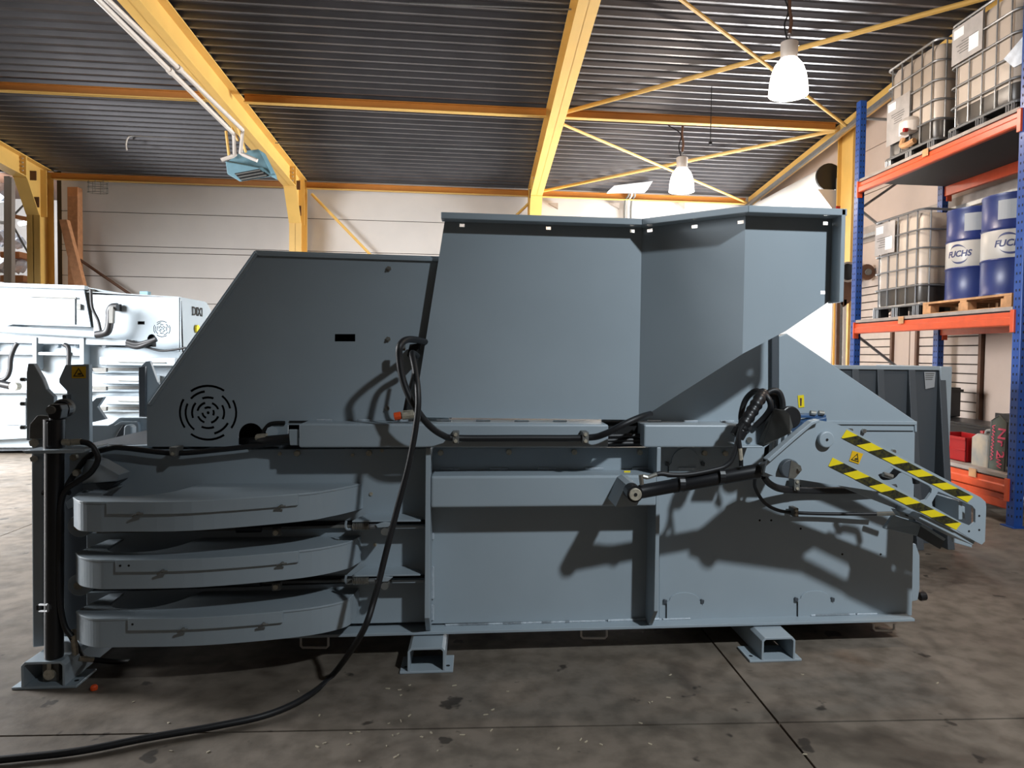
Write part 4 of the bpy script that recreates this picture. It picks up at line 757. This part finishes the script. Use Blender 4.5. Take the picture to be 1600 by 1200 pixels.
# rails, ribs, beams
q('upper_rail', ((-60, 520), (150, 527), (206, 532), (206, 540), (-60, 534)), -.14, .14)
q('side_panel', ((-60, 534), (280, 546), (282, 672), (-60, 690)), .0, .05)
q('stiffener_beam', ((-60, 548), (132, 551), (132, 556), (-60, 553)), -.14, .14); q('stiffener_beam', ((-60, 608), (135, 610), (135, 615), (-60, 614)), -.1, .1)
for x in (-30, 50, 124): q('rib', ((x, 527), (x+7, 527), (x+7, 575), (x+4, 580), (x+1, 575)), -.16, .16)
for x in (62, 90, 121, 164): k = at(x, 540, YB2); obj('bolt', B().cyl(k+Vector((0, -.03, 0)), k, .03, 6), 'paint', b2)
q('hatch', ((8, 621), (40, 622), (40, 664), (8, 664)), -.02, .02)
for i, (y, x1) in enumerate(((563, 272), (592, 240), (624, 240))):
    ga = obj('guide_arm', B().prism([(at(161, 0, YB2-.3).x, YB2-.3, 0), (at(x1, 0, YB2-.3).x, YB2-.3, 0), (at(x1+8, 0, YB2).x, YB2, 0), (at(150, 0, YB2).x, YB2, 0)], (0, 0, .11)), 'paint', b2, .01)
    for v in ga.data.vertices: v.co.z += at(200, y+8, YB2-.3).z
    q('arm_slot', ((184, y+2), (258 if not i else 232, y+3), (258 if not i else 232, y+4.5), (184, y+3.5)), -.315, .01, 'castgrey', ga, 0)
    q('channel_bar', ((140, y+16), (232, y+17), (232, y+20), (140, y+20)), -.06, .05); q('channel_gap', ((140, y+11), (232, y+12), (232, y+16), (140, y+16)), -.01, .02, 'castgrey')
    q('arm_roller', ((144, y+12), (166, y+12), (166, y+18), (146, y+18)), -.2, .05, 'castgrey')
obj('supply_pipe', B().tube([at(-30, 513, YB2-.2), at(150, 523, YB2-.2)], .05, 10), 'paint', b2, smooth=True)
hose('hose', ((150, 523), (165, 520), (170, 512), (172, 495), (172, 486), (176, 480), (184, 479)), YB2-.25, .05, b2)
hose('hose', ((142, 452), (144, 480), (153, 500), (157, 516)), YB2-.2, .02, b2); q('hose_sleeve', ((170, 479), (177, 479), (176, 505), (170, 505)), -.31, .06, 'castgrey')
q('hose_port', ((178, 476), (187, 475), (187, 486), (178, 486)), -.1, .06, 'void')
for dy in (0, 4): hose('hose', ((198, 534+dy), (215, 538+dy), (232, 534+dy*.5), (244, 530)), YB2-.25, .035, b2)
q('hose_box', ((197, 533), (206, 532), (206, 541), (197, 541)), -.2, .1, 'void'); hose('hose', ((225, 541), (250, 548), (275, 546), (290, 543)), YB2-.2, .015, b2)
hose('hose', ((27, 536), (22, 545), (17, 560), (15, 580), (8, 592), (-8, 596)), YB2-.3, .03, b2); hose('hose', ((100, 538), (107, 545), (107, 575)), YB2-.15, .03, b2)
cy = obj('arm_cylinder', B().tube([at(-12, 597, YB2-.35), at(16, 603, YB2-.35)], .05, 12), 'black', b2, smooth=True); k = at(20, 604, YB2-.4); obj('cylinder_eye', B().cyl(k, k+Vector((0, .1, 0)), .055, 14), 'zinc', cy)
for x, y, w_, m_, lb in ((8, 675, 16, 'brown', 'reddish brown scrap piece lying beneath the second machine'), (30, 672, 9, 'void', 'small black block lying beneath the second machine'), (-10, 685, 20, 'castgrey', 'grey scrap piece at the left picture edge beneath the second machine')):
    c_ = gz({8: 2, 30: 33, -10: -28}[x], 690, 0); tag(obj('scrap_piece', B().prism([Vector((c_.x+dx*w_*.012, c_.y-.3, dz)) for dx, dz in ((-1, .0), (1, 0), (.7, .13), (-.6, .16), (-1, .1))], (0, .2, 0)), m_, origin=(c_.x, c_.y-.2, 0), bevel=.01), lb, 'scrap')
# ================================================================ RIBBED STEEL BIN BEHIND THE MACHINE
YS = 5.35
sb = thing('ribbed_steel_bin', 'dark grey ribbed steel container wall behind the right end of the machine', 'container', (3.2, 5.6, 0))
P0, P1 = at(1318, 573, YS), at(1466, 577, YS); zt = P0.z
obj('front_panel', B().prism([(1.9, YS, 0), (P1.x, YS, 0), (P1.x+.02, YS, zt), (1.9, YS, zt)], (0, .02, 0)), 'paint_dark', sb)
obj('top_rim', B().box(1.9, P1.x+.08, YS-.02, YS+.05, zt-.02, zt+.012), 'paint', sb, .004)
for xp in (1330, 1369, 1418, 1465):
    a = at(xp, 577, YS); w = .055
    obj('rib', B().prism([(a.x, YS, zt-.02), (a.x, YS, 0), (a.x, YS-.20, 0), (a.x, YS-.02, zt-.02)], (w, 0, 0)), 'paint_dark', sb, .003)
e = at(1463, 577, YS-.02)
obj('corner_post', B().box(e.x+.03, e.x+.13, YS-.03, YS+.9, 0, zt+.012), 'paint', sb, .006)
pl('paper_label', ((1444, 581), (1462, 581), (1460, 605), (1446, 608)), YS-.01, .002, 'paper', sb, 0)
for i in range(4): pl('label_print', ((1446, 583+i*3), (1460-i, 583+i*3), (1460-i, 584.2+i*3), (1446, 584.2+i*3)), YS-.012, .001, 'castgrey', sb, 0)
# ================================================================ PALLET RACK
RX, RY0, RY1, RXB = 4.79, 5.79, 8.56, 5.93
rk = thing('pallet_rack', 'blue and orange pallet rack along the right wall, loaded with tanks and drums', 'rack', (5.4, 7.2, 0))
def post(X, Y, z1):
    p = obj('upright', B().prism([(X, Y, 0), (X+.085, Y, 0), (X+.085, Y+.025, 0), (X+.012, Y+.025, 0), (X+.012, Y+.075, 0), (X+.085, Y+.075, 0), (X+.085, Y+.10, 0), (X, Y+.10, 0)], (0, 0, z1)), 'rackblue', rk, .004)
    hs = B(); z = .1
    while z < z1-.05:
        for dy in (.03, .07): hs.box(X-.0012, X+.001, Y+dy-.006, Y+dy+.006, z-.011, z+.011)
        for dx in (.025, .06): hs.box(X+dx-.006, X+dx+.006, Y-.0012, Y+.001, z-.011, z+.011)
        z += .075
    h = obj('perforation', hs, 'void', p); h['kind'] = 'stuff'
    obj('base_plate', B().box(X-.03, X+.12, Y-.03, Y+.13, 0, .008), 'rackblue', p)
    return p
for Y in (RY0, RY1):
    for X in (RX, RXB): post(X, Y, 4.76)
    zz_ = [.2, 1.0, 1.8, 2.6, 3.4, 4.2]
    for i in range(5):
        a, b = ((RX+.05, zz_[i]), (RXB+.04, zz_[i+1])) if i % 2 == 0 else ((RXB+.04, zz_[i]), (RX+.05, zz_[i+1]))
        obj('frame_brace', B().tube([(a[0], Y+.05, a[1]), (b[0], Y+.05, b[1])], .018, 6), 'galv', rk)
    for z in (.2, 4.55): obj('frame_brace', B().tube([(RX+.05, Y+.05, z), (RXB+.04, Y+.05, z)], .018, 6), 'galv', rk)
def rbeam(X, z1, h=.125, s=1):
    prof_ = [(0, 0), (0, -.045), (-.012*s, -.055), (-.012*s, -h+.01), (0, -h), (.045*s, -h), (.045*s, 0)]
    o = obj('beam', B().prism([(X+a, RY0+.1, z1+b) for a, b in prof_], (0, RY1-RY0-.1, 0)), 'rackorange', rk, .004)
    for y in (RY0+.098, RY1-.006): obj('beam_connector', B().box(X-.02, X+.05, y-.01 if y > 7 else y-.035, y+.012, z1-h-.06, z1+.02), 'rackorange', o, .003)
for z in (1.935, 3.717, .41):
    rbeam(RX, z); rbeam(RXB+.07, z, s=-1)
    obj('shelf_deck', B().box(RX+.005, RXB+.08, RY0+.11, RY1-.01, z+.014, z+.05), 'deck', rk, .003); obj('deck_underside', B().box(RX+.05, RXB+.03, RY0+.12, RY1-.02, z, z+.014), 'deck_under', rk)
rbeam(RX+.03, .27, .13)
for y, z in ((7.55, 1.93), (6.32, .40), (7.2, 3.71)): obj('price_tag', B().box(RX-.016, RX-.012, y-.05, y+.05, z-.03, z+.05), 'palletwood', rk)
# ---- IBC tanks
def rr(w, d, r, z, n=5):
    out = []
    for cx_, cy_, a0 in ((w-r, d-r, 0), (-w+r, d-r, 90), (-w+r, -d+r, 180), (w-r, -d+r, 270)):
        for i in range(n+1): a = math.radians(a0+90*i/n); out.append(Vector((cx_+r*math.cos(a), cy_+r*math.sin(a), z)))
    return out
def loops(L_):
    s = B(); n = len(L_[0])
    for l in L_: s.v += l
    for i in range(len(L_)-1):
        for j in range(n): s.f.append([i*n+j, i*n+(j+1) % n, (i+1)*n+(j+1) % n, (i+1)*n+j])
    s.f += [list(range(n-1, -1, -1)), list(range((len(L_)-1)*n, len(L_)*n))]
    return s
def ibc(label, loc, fill, sign):
    r = thing('liquid_tank', label, 'tank', (0, 0, 0), 'caged liquid tanks'); W_, D_, Hh = .54, .485, 1.24
    obj('bottle', loops([rr(W_-.04, D_-.04, .09, .16), rr(W_-.03, D_-.03, .10, .20), rr(W_-.03, D_-.03, .10, 1.12), rr(W_-.06, D_-.06, .10, 1.19), rr(W_-.15, D_-.15, .08, 1.205)]), 'ibc_plastic', r, smooth=True)
    obj('bottle_liquid', loops([rr(W_-.037, D_-.037, .10, .165), rr(W_-.026, D_-.026, .10, .20), rr(W_-.026, D_-.026, .10, .2+fill)]), 'ibc_liquid', r, smooth=True)
    obj('bottle_cap', B().cyl((0, 0, 1.2), (0, 0, 1.25), .1, 18), 'ibc_base', r)
    obj('pallet_plate', loops([rr(W_, D_, .06, .125), rr(W_, D_, .06, .15)]), 'ibc_base', r)
    obj('pallet_frame', B().tube(rr(W_, D_, .06, .14, 4), .016, 6, True), 'galv', r)
    for sx in (-1, 0, 1):
        for sy in (-1, 0, 1):
            x, y = sx*(W_-.08), sy*(D_-.08)
            ft_ = obj('pallet_foot', B().prism([(x-.06, y-.06, .005), (x+.06, y-.06, .005), (x+.06, y+.06, .005), (x-.06, y+.06, .005)], (0, 0, .12)), 'ibc_base', r, .008)
    for sx in (-1, 1):
        for sy in (-1, 0, 1):
            y = sy*(D_-.08)
            for dy in (-.05, -.02, .02, .05): obj('foot_bar', B().tube([(sx*W_, y+dy, .02), (sx*W_, y+dy, .13)], .008, 5), 'galv', r)
    for i, z in enumerate((.36, .57, .78, .99)): obj('cage_ring', B().tube(rr(W_, D_, .09, z, 4), .0105, 6, True), 'galv', r, smooth=True)
    obj('cage_top', B().tube(rr(W_, D_, .09, 1.215, 4), .014, 6, True), 'galv', r, smooth=True)
    for i in range(5):
        y = -D_+.11+i*(2*D_-.22)/4
        for sx in (-1, 1): obj('cage_bar', B().tube([(sx*(W_-.012), y, .14), (sx*(W_-.012), y, 1.21)], .009, 6), 'galv', r)
        x = -W_+.11+i*(2*W_-.22)/4
        for sy in (-1, 1): obj('cage_bar', B().tube([(x, sy*(D_-.012), .14), (x, sy*(D_-.012), 1.21)], .009, 6), 'galv', r)
    if sign:
        z0, z1, y0, y1 = sign
        sg = obj('sign_panel', B().box(-W_-.016, -W_-.010, y0, y1, z0, z1), 'sign', r, .002)
        obj('sign_sticker', B().box(-W_-.019, -W_-.016, y1-.18, y1-.03, z1-.12, z1-.03), 'white', sg); obj('sign_sticker', B().box(-W_-.019, -W_-.016, y0+.05, y0+.19, z0+.05, z0+.20), 'white', sg)
        for i in range(5): obj('sign_print', B().box(-W_-.018, -W_-.016, y0+.06+random.uniform(0, .1), y0+.28+random.uniform(0, .1), z1-.18-i*.028, z1-.172-i*.028), 'castgrey', sg)
    r.location = loc; return r
ib1 = ibc('caged white tank with a valve and printed panel, upper shelf, nearer the far post', (5.48, 7.76, 3.767), .15, (.30, .82, -.02, .43))
ib2 = ibc('caged white tank cropped by the right picture edge, upper shelf', (5.48, 6.60, 3.767), .13, (.80, 1.18, -.02, .43))
ib3 = ibc('caged white tank on the lower shelf beside the blue drums', (5.53, 8.02, 1.985), .18, (.80, 1.18, .02, .44))
vv = B().lathe([(.05, -.07), (.11, -.06), (.12, .05), (.08, .1), (.03, .12)], 16, (4.93, 7.72, 4.16)); v_ = obj('tank_valve', vv, 'pipewhite', ib1, smooth=True); obj('valve_outlet', B().tube(spline([(4.93, 7.85, 4.06), (4.90, 7.82, 3.98), (4.90, 7.72, 3.96), (4.92, 7.62, 3.98)]), .035, 8), 'palletwood', v_); obj('valve_knob', B().cyl((4.80, 7.64, 4.1), (4.84, 7.64, 4.1), .025, 8), 'red', v_)
# ---- plastic wrapped board at the picture edge
pw = tag(obj('wrapped_panel', B().prism([(4.9, 6.25, 4.33), (4.9, 5.95, 4.47), (4.9, 5.95, 4.2), (4.9, 6.12, 4.2)], (.018, 0, 0)), 'bag', origin=(4.92, 6.1, 4.3)), 'piece of clear plastic film hanging at the right edge beside the upper tank', 'film')
# ---- euro pallet
pt = thing('wooden_pallet', 'light wooden pallet under the two blue drums', 'pallet', (5.35, 6.78, 1.985))
px0, px1, py0, py1, pz = 4.96, 5.76, 6.12, 7.44, 1.985
for i in range(5): x = px0+i*(px1-px0-.13)/4; bx('deck_board', 'palletwood', pt, x, x+.13, py0, py1, pz+.122, pz+.145, .002)
for y in (py0, (py0+py1)/2-.05, py1-.1): bx('cross_board', 'palletwood', pt, px0, px1, y, y+.1, pz+.10, pz+.121, .002)
for x in (px0, (px0+px1)/2-.07, px1-.14):
    for y in (py0, (py0+py1)/2-.07, py1-.14): bx('block', 'palletwood', pt, x, x+.10, y, y+.14, pz+.022, pz+.10, .002)
    bx('bottom_board', 'palletwood', pt, x, x+.12, py0, py1, pz, pz+.022, .002)
# ---- drums
def drum(label, loc, ang, la=-.35):
    r = thing('oil_drum', label, 'drum', (0, 0, 0), 'blue oil drums'); R_, Hd = .305, .965
    def hoop(z): return [(R_, z-.012), (R_+.010, z), (R_, z+.012)]
    obj('drum_body', B().lathe([(R_-.02, 0), (R_+.006, .0), (R_+.006, .02), (R_, .03)]+hoop(Hd*.345)+hoop(Hd*.655)+[(R_, Hd-.03), (R_+.006, Hd-.02), (R_+.006, Hd), (R_-.012, Hd), (R_-.012, Hd-.02), (.02, Hd-.02)], 40), 'drumblue', r, smooth=True)
    obj('white_band', B().lathe([(R_+.001, Hd*.36), (R_+.0022, Hd*.362), (R_+.0022, Hd*.638), (R_+.001, Hd*.64)], 40), 'drumwhite', r, smooth=True)
    def wrap(x, y, z): a = ang+x/(R_+.003); return ((R_+.003+z)*math.cos(a), (R_+.003+z)*math.sin(a), Hd*.5+y)
    text_mesh('FUCHS', .088, 'drumink', 'lettering', r, wrap, .001, shear=.2, bold=.0025)
    for a0, a1 in ((20, 170), (200, 350)):
        n = 14; A_ = [math.radians(a0+(a1-a0)*i/n) for i in range(n+1)]
        L1 = [wrap(.105*math.cos(a)-.02*math.sin(a), .105*math.sin(a), 0) for a in A_]; L2 = [wrap(.105*math.cos(a)-.02*math.sin(a), (.105-.022*math.sin(math.pi*i/n))*math.sin(a), 0) for i, a in enumerate(A_)]
        s = B(); m_ = len(s.v); s.v += [Vector(p) for p in L1+L2]; s.f += [[i, i+1, n+2+i, n+1+i] for i in range(n)]; obj('logo_swoosh', s, 'drumink', r)
    s = B(); n = 8
    for z in (Hd*.74, Hd*.93): s.v += [Vector(((R_+.003)*math.cos(ang+la+.7*i/n), (R_+.003)*math.sin(ang+la+.7*i/n), z)) for i in range(n+1)]
    s.f += [[i, i+1, n+2+i, n+1+i] for i in range(n)]; obj('paper_label', s, 'paper', r)
    r.location = loc; return r
drum('blue oil drum with white band, the farther one beside the caged tank', (5.335, 7.08, 2.13), math.radians(196), .2)
drum('blue oil drum with white band, the nearer one beside the rack post', (5.25, 6.43, 2.13), math.radians(219))
# ---- bottom shelf
zs = .46
jc = thing('jerry_can', 'stained beige plastic jerry can on the bottom shelf', 'jerry can', (5.0, 6.42, zs))
obj('can_body', loops([[v+Vector((5.02, 6.42, 0)) for v in rr(.11, .125, .04, z)] for z in (zs, zs+.02, zs+.27)]+[[v+Vector((5.02, 6.42, 0)) for v in rr(.08, .09, .04, zs+.31)]]), 'jerry', jc, smooth=True); obj('can_handle', B().tube(spline([(5.02, 6.34, zs+.30), (5.02, 6.37, zs+.345), (5.02, 6.45, zs+.345), (5.02, 6.48, zs+.30)]), .014, 8), 'jerry', jc); obj('can_cap', B().cyl((5.02, 6.51, zs+.29), (5.02, 6.51, zs+.335), .025, 12), 'red', jc)
rc_ = thing('red_crate', 'red plastic crate on the bottom shelf behind the ribbed bin', 'crate', (5.1, 6.95, zs))
cx0, cx1, cy0, cy1 = 4.92, 5.3, 6.62, 7.2
for n_, a in (('crate_wall', (cx0, cx0+.012, cy0, cy1)), ('crate_wall', (cx1-.012, cx1, cy0, cy1)), ('crate_wall', (cx0, cx1, cy0, cy0+.012)), ('crate_wall', (cx0, cx1, cy1-.012, cy1))): bx(n_, 'red', rc_, *a, zs, zs+.25, .003)
bx('crate_floor', 'red', rc_, cx0, cx1, cy0, cy1, zs, zs+.012); bx('crate_rim', 'red', rc_, cx0-.012, cx0, cy0, cy1, zs+.22, zs+.25); bx('crate_rim', 'red', rc_, cx0-.008, cx0, cy0, cy1, zs+.11, zs+.13)
gb = thing('green_board', 'grey green pointed board with pink handwriting leaning on the bottom shelf', 'board', (4.9, 6.17, zs))
gpts = [(4.90, 6.27, zs), (4.90, 6.07, zs), (4.92, 6.075, zs+.46), (4.92, 6.17, zs+.52), (4.92, 6.27, zs+.46)]
bd = obj('board', B().prism(gpts, (.018, 0, 0)), 'greenboard', gb, .002); obj('board_edge', B().tube([Vector(p)+Vector((-.002, 0, 0)) for p in gpts], .006, 5, True), 'castgrey', gb)
text_mesh('Nr 2', .15, 'pink', 'handwriting', gb, lambda x, y, z: (4.893+.02*(.27-x)/.46-z, 6.125-y*.9, zs+.26-x), .002, bold=.002)
def scr(y0, z0, n, w, st): return [Vector((4.89+.02*(z0-i*st-zs)/.46, y0+(w if i % 2 else -w)*(1+.3*math.sin(i*2.1)), z0-i*st)) for i in range(n)]
obj('handwriting', B().tube(spline(scr(6.225, zs+.42, 22, .016, .016), 3), .0032, 5), 'pink', gb); obj('handwriting', B().tube(spline(scr(6.13, zs+.13, 7, .03, .017), 3), .004, 5), 'pink', gb)
bb = thing('black_bin', 'black plastic bin on the bottom shelf behind the green board', 'bin', (5.2, 6.1, zs))
for a in ((5.16, 5.18, 5.92, 6.5), (5.6, 5.62, 5.92, 6.5), (5.16, 5.62, 5.92, 5.94), (5.16, 5.62, 6.48, 6.5)): bx('bin_wall', 'black', bb, *a, zs, zs+.51, .004)
bx('bin_rim', 'black', bb, 5.14, 5.16, 5.91, 6.51, zs+.47, zs+.515)
for z0, z1, y0, y1, x0, lb in ((zs, zs+.34, 6.75, 8.3, 5.38, 'long low black crate at the rear of the bottom shelf behind the red crate'), (zs+.345, zs+.70, 7.98, 8.25, 5.55, 'small dark box standing on the low black crate, bottom shelf')):
    dk = thing('dark_crate', lb, 'crate', ((x0+5.85)/2, (y0+y1)/2, z0))
    bx('crate_body', 'black', dk, x0, 5.85, y0, y1, z0, z1, .01); bx('crate_rim', 'black', dk, x0-.02, 5.87, y0-.02, y1+.02, z1-.05, z1-.02)
bh = thing('cable_reel', 'brown reel hanging behind the blue rack post', 'reel', tuple(gx(1356, 425, 6.1)))
k = gx(1356, 425, 6.1); obj('reel_disc', B().cyl(k, k+Vector((0, .06, 0)), .125, 20), 'brown', bh, .01); obj('reel_hub', B().cyl(k+Vector((0, -.03, 0)), k, .05, 12), 'castgrey', bh); obj('reel_bracket', B().tube([k+Vector((0, .03, 0)), k+Vector((.16, .03, .05))], .02, 6), 'castgrey', bh)
bpy.context.view_layer.update()
